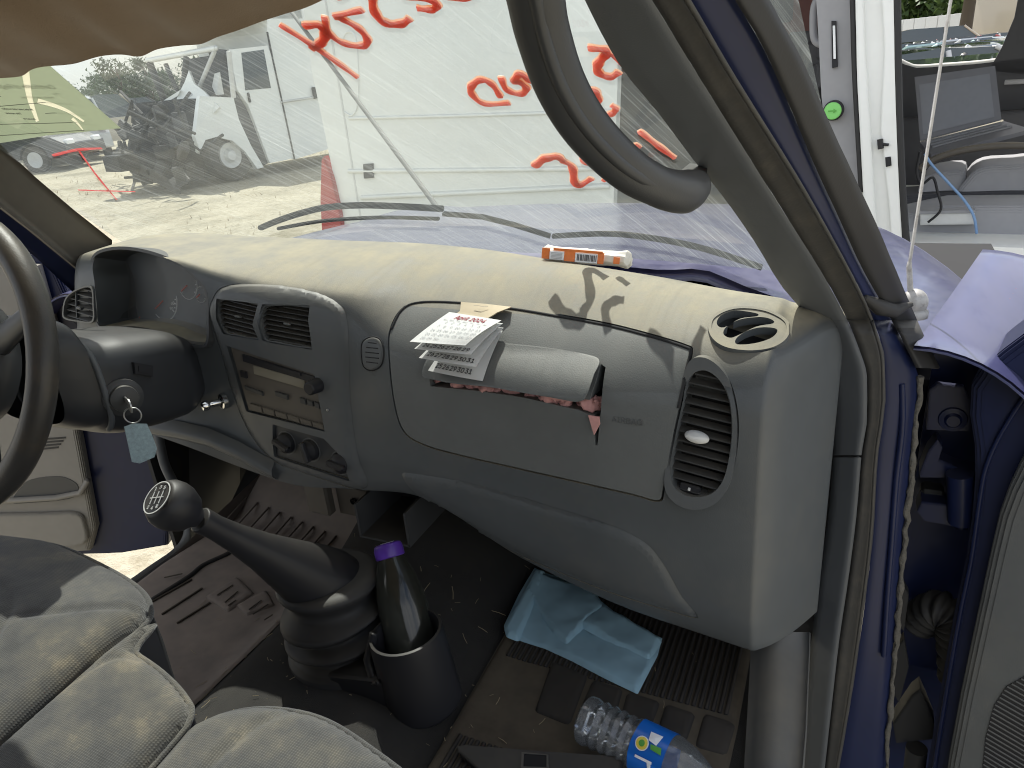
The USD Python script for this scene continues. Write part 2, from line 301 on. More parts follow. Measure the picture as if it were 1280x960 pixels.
look('thin_paper', {'p': ('principled_bsdf', {'roughness': .8, 'base_color': (.82, .82, .8)}), 't': ('translucent_bsdf', {'color': (.75, .75, .72)}), 'm': ('mix_closure', {'fac': .3})}, [('p.BSDF', 'm.closure1'), ('t.BSDF', 'm.closure2')], surface='m.closure')
for nm, a, b in (('leaf_dark', (.035, .06, .03), (.07, .1, .05)), ('leaf_green', (.06, .11, .03), (.12, .18, .05))):
    look(nm, {'p': ('principled_bsdf', {'roughness': .6}), 'g': ('geometry', {}), 'm': ('mix', {'color1': a, 'color2': b}), 't': ('translucent_bsdf', {'color': b}), 'x': ('mix_closure', {'fac': .3})},
         [('g.random_per_island', 'm.fac'), ('m.color', 'p.base_color'), ('p.BSDF', 'x.closure1'), ('t.BSDF', 'x.closure2')], surface='x.closure')
look('sand_ground', {'p': ('principled_bsdf', {'roughness': .95, 'specular_ior_level': .1}), 'g': ('geometry', {}), 'n': ('noise_texture', {'scale': .8, 'detail': 8.0, 'roughness': .7}), 'n2': ('noise_texture', {'scale': 14.0, 'detail': 6.0, 'roughness': .75}),
    'm': ('rgb_ramp', {'ramp': [(.32, (.25, .23, .17)), (.5, (.40, .365, .28)), (.7, (.5, .46, .36))]}), 'm2': ('rgb_ramp', {'ramp': [(.3, (.55, .52, .45)), (.55, (1, 1, 1))]}), 'x': ('mix', {'mix_type': 'multiply', 'fac': .8}), 'b': ('bump', {'strength': .7, 'distance': .03})},
    [('g.position', 'n.vector'), ('g.position', 'n2.vector'), ('n.fac', 'm.fac'), ('n2.fac', 'm2.fac'), ('m.color', 'x.color1'), ('m2.color', 'x.color2'), ('x.color', 'p.base_color'), ('n2.fac', 'b.height'), ('b.normal', 'p.normal')])
# ---------------------------------------------------------------- the truck's cab: dashboard
truck = thing('pickup_truck', 'dark blue pickup truck seen from its open passenger doorway, grey dusty dashboard', 'pickup truck')
ST = [(-.70, (.80, 1.125), (.70, 1.118), (.672, 1.05), (.645, .985), (.61, .92), (.585, .885), (.575, .87), (.57, .855)),
      (-.62, (.80, 1.14), (.66, 1.138), (.615, 1.06), (.605, .99), (.595, .92), (.575, .88), (.56, .865), (.555, .85)),
      (-.50, (.80, 1.145), (.645, 1.148), (.602, 1.075), (.60, 1.0), (.59, .93), (.565, .88), (.55, .86), (.545, .845)),
      (-.35, (.79, 1.142), (.615, 1.146), (.587, 1.08), (.585, 1.01), (.58, .93), (.56, .87), (.55, .845), (.545, .825)),
      (-.24, (.785, 1.14), (.61, 1.125), (.585, 1.06), (.58, .98), (.575, .90), (.56, .84), (.55, .815), (.55, .798)),
      (-.12, (.78, 1.138), (.605, 1.108), (.575, 1.05), (.57, .97), (.562, .89), (.555, .83), (.55, .80), (.55, .782)),
      (.0, (.78, 1.136), (.61, 1.098), (.58, 1.045), (.568, .97), (.555, .89), (.548, .845), (.547, .815), (.55, .795)),
      (.10, (.775, 1.132), (.625, 1.088), (.562, 1.025), (.552, .975), (.545, .90), (.540, .855), (.540, .83), (.56, .80)),
      (.30, (.73, 1.124), (.628, 1.087), (.545, 1.012), (.536, .962), (.528, .868), (.523, .83), (.522, .78), (.56, .718)),
      (.45, (.69, 1.117), (.588, 1.086), (.517, 1.012), (.511, .952), (.508, .866), (.506, .82), (.508, .76), (.56, .674)),
      (.55, (.665, 1.109), (.565, 1.080), (.513, 1.012), (.509, .945), (.508, .86), (.508, .80), (.512, .74), (.56, .658)),
      (.612, (.655, 1.104), (.558, 1.077), (.516, 1.012), (.512, .945), (.512, .86), (.512, .79), (.516, .73), (.560, .648)),
      (.624, (.66, 1.098), (.568, 1.073), (.531, 1.008), (.527, .945), (.526, .86), (.526, .79), (.530, .73), (.570, .645)),
      (.655, (.672, 1.088), (.612, 1.058), (.600, 1.0), (.594, .94), (.589, .86), (.588, .79), (.591, .73), (.611, .64)),
      (.687, (.70, 1.06), (.68, 1.03), (.67, .99), (.665, .94), (.663, .86), (.663, .79), (.665, .73), (.67, .64))]
_xs = V(*[s[0] for s in ST]); _P = np.array([s[1:] for s in ST])              # station, point, (y, z)
_P = np.concatenate([np.stack([_P[:, 0, 0]+.13, np.full(len(ST), 1.035)], -1)[:, None], _P, np.stack([np.maximum(_P[:, -1, 0]+.16, .80), _P[:, -1, 1]+.012], -1)[:, None]], 1)
_fx = PchipInterpolator(_xs, _P, axis=0)
def dash_ring(x):
    q = _fx(x); tt = np.linspace(0, len(q)-1, 118); f = PchipInterpolator(np.arange(len(q)), q)(tt)
    back = np.array([(.96, q[-1, 1]+.03), (.97, .93), (.95, 1.02)])
    return np.vstack([f, back])
gx = np.unique(np.concatenate([np.linspace(-.70, .6, 150), np.linspace(.6, .687, 36)]))
ring = np.array([np.column_stack([np.full(121, x), dash_ring(x)]) for x in gx]); nX, nP = ring.shape[:2]
I = np.arange(nX*nP).reshape(nX, nP); J = np.roll(I, -1, 1)
fq = np.concatenate([np.stack([I[:-1], J[:-1], J[1:]], -1).reshape(-1, 3), np.stack([I[:-1], J[1:], I[1:]], -1).reshape(-1, 3)])
vv = np.vstack([ring.reshape(-1, 3), [[gx[0], .8, .97], [gx[-1], .82, .9]]]); a, b = nX*nP, nX*nP+1
fq = np.vstack([fq, np.stack([np.full(nP, a), J[0], I[0]], 1), np.stack([np.full(nP, b), I[-1], J[-1]], 1)])
dash_t = trimesh.Trimesh(vv, fq, process=False)
if dash_t.volume < 0: dash_t.invert()
VN = dash_t.vertex_normals; _face = np.einsum('ij,ij->i', dash_t.face_normals, C-dash_t.triangles_center) > 0; DF = dash_t.faces[_face]; DT = dash_t.vertices[DF]; e1, e2 = DT[:, 1]-DT[:, 0], DT[:, 2]-DT[:, 0]; sDT = C-DT[:, 0]; qDT = np.cross(sDT, e1); e2q = np.einsum('ij,ij->i', e2, qDT)
def cast(pxs):
    """first hits of the picture's rays on the dashboard: points and smooth normals"""
    P, N = [], []
    for px, py in pxs:
        d = ray(px, py); h = np.cross(d, e2); det = np.einsum('ij,ij->i', e1, h); ok = np.abs(det) > 1e-14
        inv = np.where(ok, 1/np.where(ok, det, 1), 0); u = np.einsum('ij,ij->i', sDT, h)*inv
        v = qDT@d*inv; t = e2q*inv
        g = ok & (u > -1e-6) & (v > -1e-6) & (u+v < 1+1e-6) & (t > .05)
        if not g.any(): P.append(V(np.nan, np.nan, np.nan)); N.append(V(0, -1, 0)); continue
        i = np.where(g)[0][np.argmin(t[g])]; P.append(C+d*t[i])
        n = VN[DF[i]]; N.append(unit(n[0]*(1-u[i]-v[i])+n[1]*u[i]+n[2]*v[i]))
    return np.array(P), np.array(N)
def good(P, N): 
    k = ~np.isnan(P[:, 0]); return P[k], N[k]
def panel_frame(pxs, u=(1, 0, 0)):
    P, N = good(*cast(pxs)); n = unit(N.mean(0)); return Frame(P.mean(0), n, u), P
def prism(pxs, d, f0, f1, n=6, buf=0.0, hole=None):
    """solid through the dashboard whose section is the outline drawn by the picture points, along direction d (pointing out)"""
    q = spline(pxs, n, True) if n else np.array(pxs, float)
    P, N = good(*cast(q)); fr = Frame(P.mean(0), d, (1, 0, 0)); L = P-fr.o
    pg = Polygon(np.stack([L@fr.u, L@fr.v], 1)).buffer(0)
    if buf: pg = pg.buffer(buf)
    if hole is not None: pg = pg.difference(pg.buffer(-hole))
    return man(extrude(pg, f0, f1, fr)), pg, fr
def skin(pxs, h0, edge, n=6, step=5.0, holes=(), inner=0.0, hfn=None):
    """a raised skin on the dashboard inside the outline (picture points), height h0 with a rounded rim 'edge' pixels wide"""
    q = spline(pxs, n, True) if n else np.array(pxs, float)
    pg = Polygon(q).buffer(0); rim = pg.exterior
    for h in holes: pg = pg.difference(Polygon(h).buffer(0))
    x0, y0, x1, y1 = pg.bounds; pts = []
    for r_ in [pg.exterior]+list(pg.interiors):
        for s in np.arange(0, r_.length, step*.6): pts.append(r_.interpolate(s).coords[0])
    core = pg.buffer(-step*.5)
    gxx, gyy = np.meshgrid(np.arange(x0, x1, step), np.arange(y0, y1, step))
    for k, (x, y) in enumerate(zip(gxx.ravel(), gyy.ravel())):
        if core.contains(Point(x, y)): pts.append((x, y))
    for e in (edge*.35, edge*.75):
        g = Polygon(q).buffer(-e)
        for gg in getattr(g, 'geoms', [g]):
            if gg.is_empty: continue
            for s in np.arange(0, gg.exterior.length, step*.7):
                c = gg.exterior.interpolate(s).coords[0]
                if pg.contains(Point(c)): pts.append(c)
    pts = np.array(pts); tri = Delaunay(pts).simplices; cen = pts[tri].mean(1)
    tri = tri[[pg.buffer(.05).contains(Point(c)) for c in cen]]
    P, N = cast(pts); d = np.array([rim.distance(Point(c)) for c in pts]); t = np.clip(d/edge, 0, 1)
    h = h0*np.sqrt(np.clip(1-(1-t)**2, 0, 1))-inner*(1-t)
    if hfn is not None: h = h+np.array([hfn(*c) for c in pts])
    v = P+N*h[:, None]; a = np.cross(v[tri[:, 1]]-v[tri[:, 0]], v[tri[:, 2]]-v[tri[:, 0]])
    fl = np.einsum('ij,ij->i', a, N[tri[:, 0]]) < 0; tri[fl] = tri[fl][:, ::-1]
    ok = ~np.isnan(v[tri]).any((1, 2)); return trimesh.Trimesh(v, tri[ok], process=False)
# ---- outlines in the photograph (1280 x 960)
LID = [(487, 440), (489, 412), (502, 388), (525, 378), (580, 379), (640, 386), (700, 396), (760, 407), (815, 421), (857, 434), (863, 440), (858, 462), (848, 510), (838, 560), (828, 612), (822, 625), (790, 617), (720, 601), (640, 583), (575, 568), (530, 555), (505, 538), (493, 500)]
TEAR = [(536, 467), (551, 473), (590, 479), (622, 483), (680, 490), (737, 500), (744, 478), (751, 455), (757, 459), (753, 490), (751, 515), (747, 556), (744, 557), (741, 520), (722, 512), (703, 508), (649, 496), (600, 489), (582, 487), (538, 483)]
PVENT = [(862, 452), (880, 446), (900, 458), (915, 482), (923, 520), (922, 560), (912, 605), (895, 628), (870, 636), (845, 628), (832, 608), (834, 575), (842, 530), (851, 485)]
PVIN = [(868, 466), (885, 463), (903, 478), (913, 505), (915, 545), (908, 590), (893, 614), (868, 620), (848, 612), (839, 594), (842, 560), (850, 515), (857, 485)]
OVAL = [(886, 413), (890, 400), (908, 390), (930, 387), (958, 391), (980, 402), (986, 414), (980, 428), (962, 438), (935, 441), (908, 437), (892, 427)]
CLUS = [(126, 408), (121, 380), (118, 352), (116, 332), (124, 317), (151, 311), (188, 316), (226, 331), (248, 350), (259, 366), (261, 400), (259, 430), (240, 430), (218, 426), (188, 415), (158, 409)]
DVENT = [(80, 388), (84, 372), (98, 361), (116, 358), (119, 380), (118, 402), (100, 402), (82, 398)]
BEZEL = [(262, 395), (266, 373), (278, 359), (310, 354), (360, 357), (400, 366), (424, 379), (433, 395), (436, 430), (437, 480), (441, 530), (449, 575), (460, 604), (447, 612), (410, 601), (370, 588), (343, 577), (322, 556), (306, 530), (290, 490), (276, 440)]
CVENT1 = [(273, 373), (326, 380), (319, 405), (327, 424), (296, 419), (282, 416), (273, 398)]
CVENT2 = [(331, 381), (390, 383), (388, 400), (391, 420), (393, 436), (345, 428), (331, 424), (325, 402)]
RADIO = [(287, 431), (396, 467), (409, 538), (311, 513)]
CLIM = [(344, 529), (408, 547), (430, 570), (440, 600), (345, 570)]
SPK = [(452, 440), (454, 427), (465, 421), (476, 425), (480, 440), (477, 456), (466, 463), (455, 458)]
GLOVE = [(501, 592), (520, 591), (600, 605), (680, 630), (760, 655), (806, 678), (830, 706), (852, 745), (872, 772), (830, 762), (760, 740), (690, 712), (640, 690), (590, 664), (550, 640), (515, 615)]
OUT = unit((0, -1, .12))
body = man(dash_t)
lid_p, lid_pg, _ = prism(LID, OUT, -.05, .08, 5)
lid_cut, _, _ = prism(LID, OUT, -.05, .08, 5, buf=.0028)
tear_p, _, _ = prism(TEAR, OUT, -.09, .08, 0)
lid = (body ^ lid_p) - tear_p
body = body - lid_cut
glv_p, _, _ = prism(GLOVE, unit((0, -1, -.15)), -.03, .06, 5)
groove, _, _ = prism(GLOVE, unit((0, -1, -.15)), -.012, .06, 5, hole=.0022)
body = body - groove
for outl, d, dp, n in ((PVIN, unit((-.05, -1, .05)), -.05, 6), (CLUS, unit((0.0, -1, .12)), -.085, 5), (DVENT, OUT, -.016, 6), (CVENT1, OUT, -.035, 0), (CVENT2, OUT, -.035, 0), (RADIO, OUT, -.012, 0), (CLIM, OUT, -.012, 0), (OVAL, unit((.05, -.5, .85)), -.03, 6)):
    body = body - prism(outl, d, dp, .1, n)[0]
pv_groove, _, _ = prism(PVENT, OUT, -.006, .08, 6, hole=.002); body = body - pv_groove
body = body - prism(BEZEL, OUT, -.008, .08, 6, hole=.002)[0]
dash = obj('dashboard', tm(body), 'dash_plastic', truck, smooth=28)
# the storage well behind the torn airbag cover, so that the tear shows the folded bag
cover = obj('airbag_cover', tm(lid), 'cover_plastic', truck, smooth=28, label='dark grey airbag cover, torn open and gaping')
P, N = cast(spline(LID[1:13], 6)); obj('cover_gap', tube(P-N*.0002, .0021, 6), 'void_black', truck, smooth=True)
FLAP = [(545, 438), (580, 428), (640, 430), (700, 437), (743, 446), (751, 455), (747, 470), (738, 498), (700, 494), (622, 482), (580, 478), (551, 473), (533, 466)]
def lift(x, y): return .017*np.clip((y-432-.06*(x-545))/50, 0, 1)+.001
fl = skin(FLAP, .0004, 3, 3, 6, hfn=lift)
flp = trimesh.Trimesh(fl.vertices, fl.faces, process=False); nrm = flp.vertex_normals
obj('torn_flap', [fl, trimesh.Trimesh(fl.vertices-nrm*.0014, fl.faces[:, ::-1], process=False)], 'cover_plastic', cover, label='lifted upper flap of the torn cover')
fr, _ = panel_frame(TEAR)
def ruffle(x0, x1, y0, y1, seed, r=.0075):
    r_ = np.random.default_rng(seed); P, N = cast([(x0+(x1-x0)*t, y0+(y1-y0)*t) for t in np.linspace(0, 1, 30)])
    k = np.arange(30); P = P+N*(-.012+.004*np.sin(k*.8+seed)+.003*r_.normal(size=30))[:, None]; P[:, 2] += .004*np.sin(k*1.3+seed*2)
    t = tube(P, r*(.7+.3*np.sin(k*.5+seed)), 14); t = t.subdivide(); t.vertices += .006*(meshkit.fbm(t.vertices*90, 3, seed)-.5)[:, None]*t.vertex_normals*2; return t
bag = obj('airbag_fabric', [ruffle(540, 742, 475, 502, 3), ruffle(555, 640, 481, 492, 5, .006), ruffle(650, 748, 496, 508, 8, .009)], 'airbag_cloth', cover, smooth=True, label='pink folded airbag fabric showing in the tear')
tag = [(739, 517), (752, 519), (753, 528), (746, 541)]; P, N = cast(tag); P = P+N*.006
obj('torn_scrap', trimesh.Trimesh(np.vstack([P, P+N*.002]), [(0, 1, 2), (0, 2, 3), (4, 6, 5), (4, 7, 6), (0, 4, 1), (1, 4, 5), (1, 5, 2), (2, 5, 6), (2, 6, 3), (3, 6, 7)], process=False), 'airbag_cloth', cover)
fr, _ = panel_frame([(760, 520), (805, 530), (780, 525), (790, 520)])
imp = cat_([text3('AIRBAG', .0075, fr, *fr.uv(784, 526), .0002, 0)])
obj('embossed_word', imp, 'trim_plastic', cover, smooth=False)
obj('glove_box_door', skin(GLOVE, .004, 14, 5, 7, inner=.001), 'dash_plastic', truck)
GP = skin([(590, 628), (640, 640), (655, 655), (648, 663), (612, 650)], .0025, 3, 2, 5); obj('latch_panel', GP, 'dash_plastic', truck)
# ---- louvred outlets
def louvre(name, pxs, inner, slatpx, count, d, label, depth=.012, n=6, matf='trim_plastic', tilt=.5, knob=None, ringh=.004, slat_t=.0016, mid=None, slat_w=.011, wd=.046):
    P, N = good(*cast(spline(pxs, n, True) if n else np.array(pxs, float))); a, b = (atY(*slatpx[0], P[:, 1].mean()), atY(*slatpx[1], P[:, 1].mean()))
    fr = fit_frame(P, b-a, d)
    po, pi_ = fr.poly(pxs, n), fr.poly(inner, n)
    part = obj(name, extrude(po.difference(pi_), -.010, ringh, fr), matf, truck, label=label, smooth=40)
    obj('well', extrude(pi_.buffer(.001), -wd, -wd+.004, fr), 'void_black', part, smooth=False)
    obj('well_wall', extrude(pi_.buffer(.002).difference(pi_.buffer(.0003)), -wd+.003, -.0095, fr), 'black_plastic', part, smooth=False)
    x0, y0, x1, y1 = pi_.bounds; ang = 0
    for i in range(count):
        y = y0+(y1-y0)*(i+.5)/count; seg = LineString([(x0-1, y), (x1+1, y)]).intersection(pi_)
        for sgm in getattr(seg, 'geoms', [seg]):
            if sgm.length < .006: continue
            xa, xb = sgm.bounds[0]-.0005, sgm.bounds[2]+.0005
            R = frame3(fr.u, fr.v*math.cos(tilt)+fr.n*math.sin(tilt), -fr.v*math.sin(tilt)+fr.n*math.cos(tilt))
            obj('slat', box((xb-xa, slat_t, slat_w), fr.pt((xa+xb)/2, y, -.007), R, .0006), 'dark_plastic', part, smooth=False)
    return part, fr, pi_
pv, pfr, ppi = louvre('air_vent', PVENT, PVIN, ((862, 560), (912, 572)), 13, (0, -1, .1), 'tall grey louvred outlet at the passenger end of the dashboard', tilt=.45, ringh=.004, slat_t=.0022)
u, v = pfr.uv(872, 545); k = trimesh.creation.icosphere(3, 1.0); k.apply_scale((.0145, .0075, .008)); k.vertices += (u, v, .004); obj('direction_tab', pfr.put(k), 'white_plastic', pv, smooth=True, label='pale worn direction tab')
u, v = pfr.uv(861, 612); obj('thumb_wheel', pfr.put(box((.026, .011, .012), (u, v, -.008), None, .002)), 'black_plastic', pv); obj('wheel_mark', pfr.put(box((.003, .004, .002), (u, v, -.0015), None, .0005)), 'white_plastic', pv)
mid = lambda pts, s: [tuple(np.mean(pts, 0)+(np.array(p)-np.mean(pts, 0))*s) for p in pts]
for outl, sp, tx in ((CVENT1, ((280, 396), (318, 404)), 'left half of the centre outlet pair'), (CVENT2, ((332, 404), (386, 414)), 'right half of the centre outlet pair')):
    part, fr, pi_ = louvre('air_vent', outl, mid(outl, .93), sp, 8, (0, -1, .1), tx, n=2, tilt=.5, ringh=.0015, slat_t=.0014)
    c = pi_.centroid; obj('direction_tab', fr.put(box((.012, .0035, .006), (c.x, c.y+.002, .001), None, .001)), 'trim_plastic', part)
part, fr, pi_ = louvre('air_vent', DVENT, mid(DVENT, .92), ((84, 385), (116, 390)), 6, (0, -1, .1), 'small outlet beside the instruments at the driver end', ringh=.003, slat_t=.002, wd=.0155)
c = pi_.centroid; obj('direction_tab', fr.put(box((.016, .006, .008), (c.x, c.y-.004, .002), None, .002)), 'trim_plastic', part)
# oval demister outlet on the dashboard's top
P, N = good(*cast(spline(OVAL, 6, True))); fr = fit_frame(P, (1, 0, 0), (0, -.5, 1)); po = fr.poly(OVAL, 6)
H = [[(896, 408), (900, 398), (918, 391), (944, 394), (946, 398), (925, 401), (905, 412)], [(904, 420), (908, 411), (925, 402), (950, 399), (964, 402), (966, 407), (945, 411), (922, 422), (912, 425)], [(921, 433), (920, 426), (932, 417), (950, 412), (968, 413), (971, 418), (962, 426), (942, 432)]]
hp = unary_union([fr.poly(h, 4) for h in H])
dv = obj('demister_outlet', extrude(po.difference(hp), -.008, .0035, fr), 'dash_plastic', truck, label='oval three-slot outlet on top of the dashboard')
obj('rim', [extrude(po.buffer(.001).difference(po.buffer(-.003)), -.004, .005, fr)], 'dash_plastic', dv)
obj('well', extrude(po, -.029, -.027, fr), 'void_black', dv, smooth=False)
# speaker-like small grille
sp = obj('sensor_grille', skin(SPK, .0022, 4, 6, 3), 'trim_plastic', truck)
obj('grille_gap', tube(np.array([p+n*.0004 for p, n in zip(*cast(spline(SPK, 6, True)))]), .0011, 6, closed=True), 'void_black', sp, smooth=True)
for x0, x1, y in ((461, 472, 428), (459, 474, 434), (458, 475, 440), (458, 475, 446), (459, 474, 452)):
    P, N = cast([(x0+(x1-x0)*t, y+2*t) for t in np.linspace(0, 1, 6)]); obj('slot', tube(P+N*.0017, .0014, 6, flat=.5, up=N[0]), 'void_black', sp, smooth=True)
# ---- instrument cluster
P, N = good(*cast(spline(CLUS, 5, True))); fr = fit_frame(P, (1, 0, 0), (0, -1, .1))
po = fr.poly(CLUS, 5); cl = obj('instrument_cluster', extrude(po.buffer(.004).difference(po.buffer(-.0015)), -.088, .0035, fr), 'dark_plastic', truck, label='dusty instrument cluster under the dashboard hood')
obj('gauge_panel', extrude(po.buffer(.002), -.090, -.084, fr), 'gauge_face', cl, smooth=False)
x0, y0, x1, y1 = po.bounds; W_, H_ = x1-x0, y1-y0
def dial(cx, cy, r, n, a0, a1):
    out = [extrude(Point(cx, cy).buffer(r*1.06).difference(Point(cx, cy).buffer(r*1.02)), -.084, -.0825, fr)]
    for i in range(n):
        a = a0+(a1-a0)*i/(n-1); L = .16 if i % 2 == 0 else .09
        out.append(fr.put(box((r*L, r*.055, .0006), (cx+r*(.94-L/2)*math.cos(a), cy+r*(.94-L/2)*math.sin(a), -.0833), rotz(a))))
        if i % 2 == 0 and r > .03: out.append(text3(str(i*5), r*.17, fr, cx+r*.66*math.cos(a), cy+r*.66*math.sin(a), -.0838))
    return out
cx, cy = (x0+x1)/2, (y0+y1)/2
for px_, py_, r, n in ((206, 376, .036, 19), (236, 357, .024, 13), (252, 368, .014, 7), (178, 396, .014, 7)):
    gx_, gy_ = fr.at(px_, py_, -.084)@fr.u-fr.o@fr.u-cx, fr.at(px_, py_, -.084)@fr.v-fr.o@fr.v-cy+.005
    g = obj('gauge', dial(cx+gx_, cy+gy_-.005, r, n, math.radians(215), math.radians(-35)), 'gauge_mark', cl, smooth=False)
    a = math.radians(214); obj('needle', fr.put(box((r*.8, .0022, .002), (cx+gx_+r*.4*math.cos(a), cy+gy_-.005+r*.4*math.sin(a), -.080), rotz(a))), 'wax_orange', cl)
obj('lens', extrude(po.buffer(-.002), -.060, -.0585, fr), 'cluster_lens', cl, smooth=False)
# ---- centre stack bezel, radio, climate panel
bz = obj('centre_bezel', skin(BEZEL, .006, 16, 6, 4.5, holes=[mid(CVENT1, 1.0), mid(CVENT2, 1.0), RADIO, CLIM], inner=.001), 'trim_plastic', truck, label='worn grey surround of the radio and centre outlets')
P, N = good(*cast([(285, 431), (340, 449), (396, 468), (409, 540), (360, 528), (311, 513)])); rf = fit_frame(P, (1, 0, 0), (0, -1, 0))
rp = rf.poly([(289, 433), (395, 468), (408, 537), (312, 512)])
rad = obj('radio', extrude(rp, -.010, .0015, rf), 'brown_plastic', truck, smooth=False, label='dusty dark radio with one round knob')
def pl(fr_, pts, z0, z1, ch=.0006, n=0): return extrude(fr_.poly(pts, n), z0, z1, fr_, ch)
obj('cassette_slot', [pl(rf, [(305, 442), (395, 470), (397, 479), (306, 451)], .0012, .004), pl(rf, [(318, 447), (378, 465), (379, 469), (318, 451)], .003, .0055)], 'black_plastic', rad, smooth=False)
obj('display', pl(rf, [(318, 456), (382, 474), (384, 486), (319, 467)], .0012, .0028), 'lcd', rad, smooth=False)
for q in ([(308, 481), (330, 489), (331, 494), (309, 486)], [(346, 488), (362, 493), (362, 499), (347, 494)], [(377, 496), (384, 498), (385, 505), (378, 503)], [(386, 499), (393, 501), (394, 507), (387, 506)], [(395, 501), (401, 503), (402, 510), (396, 508)]):
    obj('button', pl(rf, q, .0012, .005, .0012), 'dark_plastic', rad, smooth=False)
for i in range(6):
    f0, f1 = i/6+.006, (i+1)/6-.006; A, B, Cc, D = V(314, 503), V(407, 530), V(409, 537), V(316, 511)
    obj('preset_button', pl(rf, [tuple(A+(B-A)*f0), tuple(A+(B-A)*f1), tuple(D+(Cc-D)*f1), tuple(D+(Cc-D)*f0)], .0012, .0048, .0012), 'brown_plastic', rad, smooth=False)
obj('preset_button', pl(rf, [(303, 462), (310, 464), (311, 472), (304, 470)], .0012, .006, .0012), 'black_plastic', rad, smooth=False)
u, v = rf.uv(402, 483); kn = lathe([(0, .024), (.0085, .024), (.0105, .022), (.0118, .004), (.0118, .0)], 28); kn.vertices += (u-.004, v+.003, .001); obj('knob', rf.put(kn), 'black_plastic', rad, smooth=40, label='round ribbed tuning knob standing proud')
P, N = good(*cast([(344, 529), (400, 547), (436, 590), (345, 568), (380, 555)])); cf = fit_frame(P, (1, 0, 0), (0, -1, 0))
cp = obj('climate_panel', pl(cf, [(345, 531), (407, 548), (429, 571), (439, 598), (346, 569)], -.010, .001), 'dark_plastic', truck, smooth=False, label='heater panel with three black rotary knobs')
for px, py, a in ((359, 553, 1.2), (389, 562, .3), (427, 578, 1.4)):
    kn = lathe([(0, .0125), (.0105, .012), (.0165, .007), (.0175, .0), ], 28); gr = box((.009, .034, .010), (0, 0, .014), rotz(a), .002); u, v = cf.uv(px, py)
    t = cat_([kn, gr]); t.vertices += (u, v, .001); obj('rotary_knob', cf.put(t), 'black_plastic', cp, smooth=40)
    obj('knob_ring', cf.put(trimesh.Trimesh(*(lambda q: (q.vertices+V(u, v, .0), q.faces))(lathe([(.0205, 0), (.0205, .0018), (.0185, .0018), (.0185, 0)], 28)), process=False)), 'trim_plastic', cp)
# ---- lighter socket plug beside the radio
P, N = cast([(281, 501)]); n = unit(V(-.35, -.9, .1)); o = P[0]+n*.003
lz = obj('power_socket', lathe([(.0135, -.004), (.0135, .004), (.010, .005), (.009, -.004)], 28, n, o), 'chrome', truck, smooth=40)
obj('chrome_plug', [lathe([(0, .0), (.006, .0), (.006, .018), (.0045, .02), (.0045, .024), (.008, .026), (.0088, .031), (.007, .036), (0, .037)], 24, n, o)], 'chrome', lz, smooth=40)
# scuffed screw on the bezel's inner cheek
P, N = cast([(413, 511)]); obj('screw_head', lathe([(.0022, 0), (.002, .0015), (0, .002)], 12, N[0], P[0]+N[0]*.006), 'worn_steel', truck)
# ---- lower dash: bracket, ashtray and open cubby under the centre stack
lb = obj('ashtray_bracket', [box((.05, .02, .075), (-.125, .60, .735), None, .004), box((.07, .015, .06), (-.06, .615, .725), None, .003)], 'brown_plastic', truck)
obj('bracket_hole', lathe([(.0, .0), (.006, .0), (.006, .004)], 16, (0, -1, 0), (-.055, .606, .73)), 'void_black', truck)
cx0, cx1, cz0, cz1 = -.012, .082, .70, .762
obj('open_cubby', [box((.004, .13, cz1-cz0), (cx0, .62, (cz0+cz1)/2)), box((.004, .13, cz1-cz0), (cx1, .62, (cz0+cz1)/2)), box((cx1-cx0+.0038, .13, .004), ((cx0+cx1)/2, .62, cz0)), box((cx1-cx0, .004, cz1-cz0-.005), ((cx0+cx1)/2, .683, (cz0+cz1)/2+.001))], 'dark_plastic', truck, smooth=False)
# knee panel lip under the steering column
kp = [(158, 538), (190, 541), (225, 547), (262, 556), (300, 573), (330, 590), (345, 597)]
lo = np.array([atY(*p, .548) for p in kp]); obj('knee_panel', sheet(np.array([lo+V(0, .006, .03), lo+V(0, -.006, .016), lo+V(0, -.008, .006), lo+V(0, .0, -.004), lo+V(0, .03, -.006), lo+V(0, .16, .02)])), 'trim_plastic', truck, smooth=True)
# ---------------------------------------------------------------- windscreen
def ws(u, v):
    yb, yh = .965-.12*u*u, .385-.08*u*u
    return V((.70+(.60-.70)*v)*u, yb+(yh-yb)*v, 1.08+.48*v)
glass = obj('windscreen', grid(lambda u, v: ws(u, v), np.linspace(-1, 1, 40), np.linspace(0, 1, 24)), 'dusty_glass', truck, smooth=True, label='dusty scratched windscreen with orange wax writing')
def ws_hit(px, py):
    d = ray(px, py); lo, hi = .15, 3.5
    def g(t):
        P = C+d*t; v = (P[2]-1.08)/.48; u = P[0]/(.70-.10*v); return P[1]-((.965-.12*u*u)+(-.58+.04*u*u)*v)
    for _ in range(50):
        m = (lo+hi)/2
        if g(m)*g(lo) > 0: lo = m
        else: hi = m
    P = C+d*lo; n = unit(np.cross(ws(.01, .5)-ws(-.01, .5), ws(0, .52)-ws(0, .48))); n = n if n@(C-P) > 0 else -n
    return P, n
def wax(pts, w, back=.004, n=6):
    q = spline(pts, n) if len(pts) > 2 else np.array([np.array(pts[0])+(np.array(pts[1])-np.array(pts[0]))*t for t in np.linspace(0, 1, 8)])
    H = [ws_hit(*p) for p in q]; P = np.array([h[0]-h[1]*back for h in H]); nrm = H[0][1]
    dd = np.linalg.norm(P.mean(0)-C)/FOC; k = len(P); ww = w*dd*(.75+.35*np.sin(np.linspace(.3, 2.9, k))+.15*np.sin(np.arange(k)*1.1))
    return tube(P, ww/2, 8, flat=.22, up=nrm)
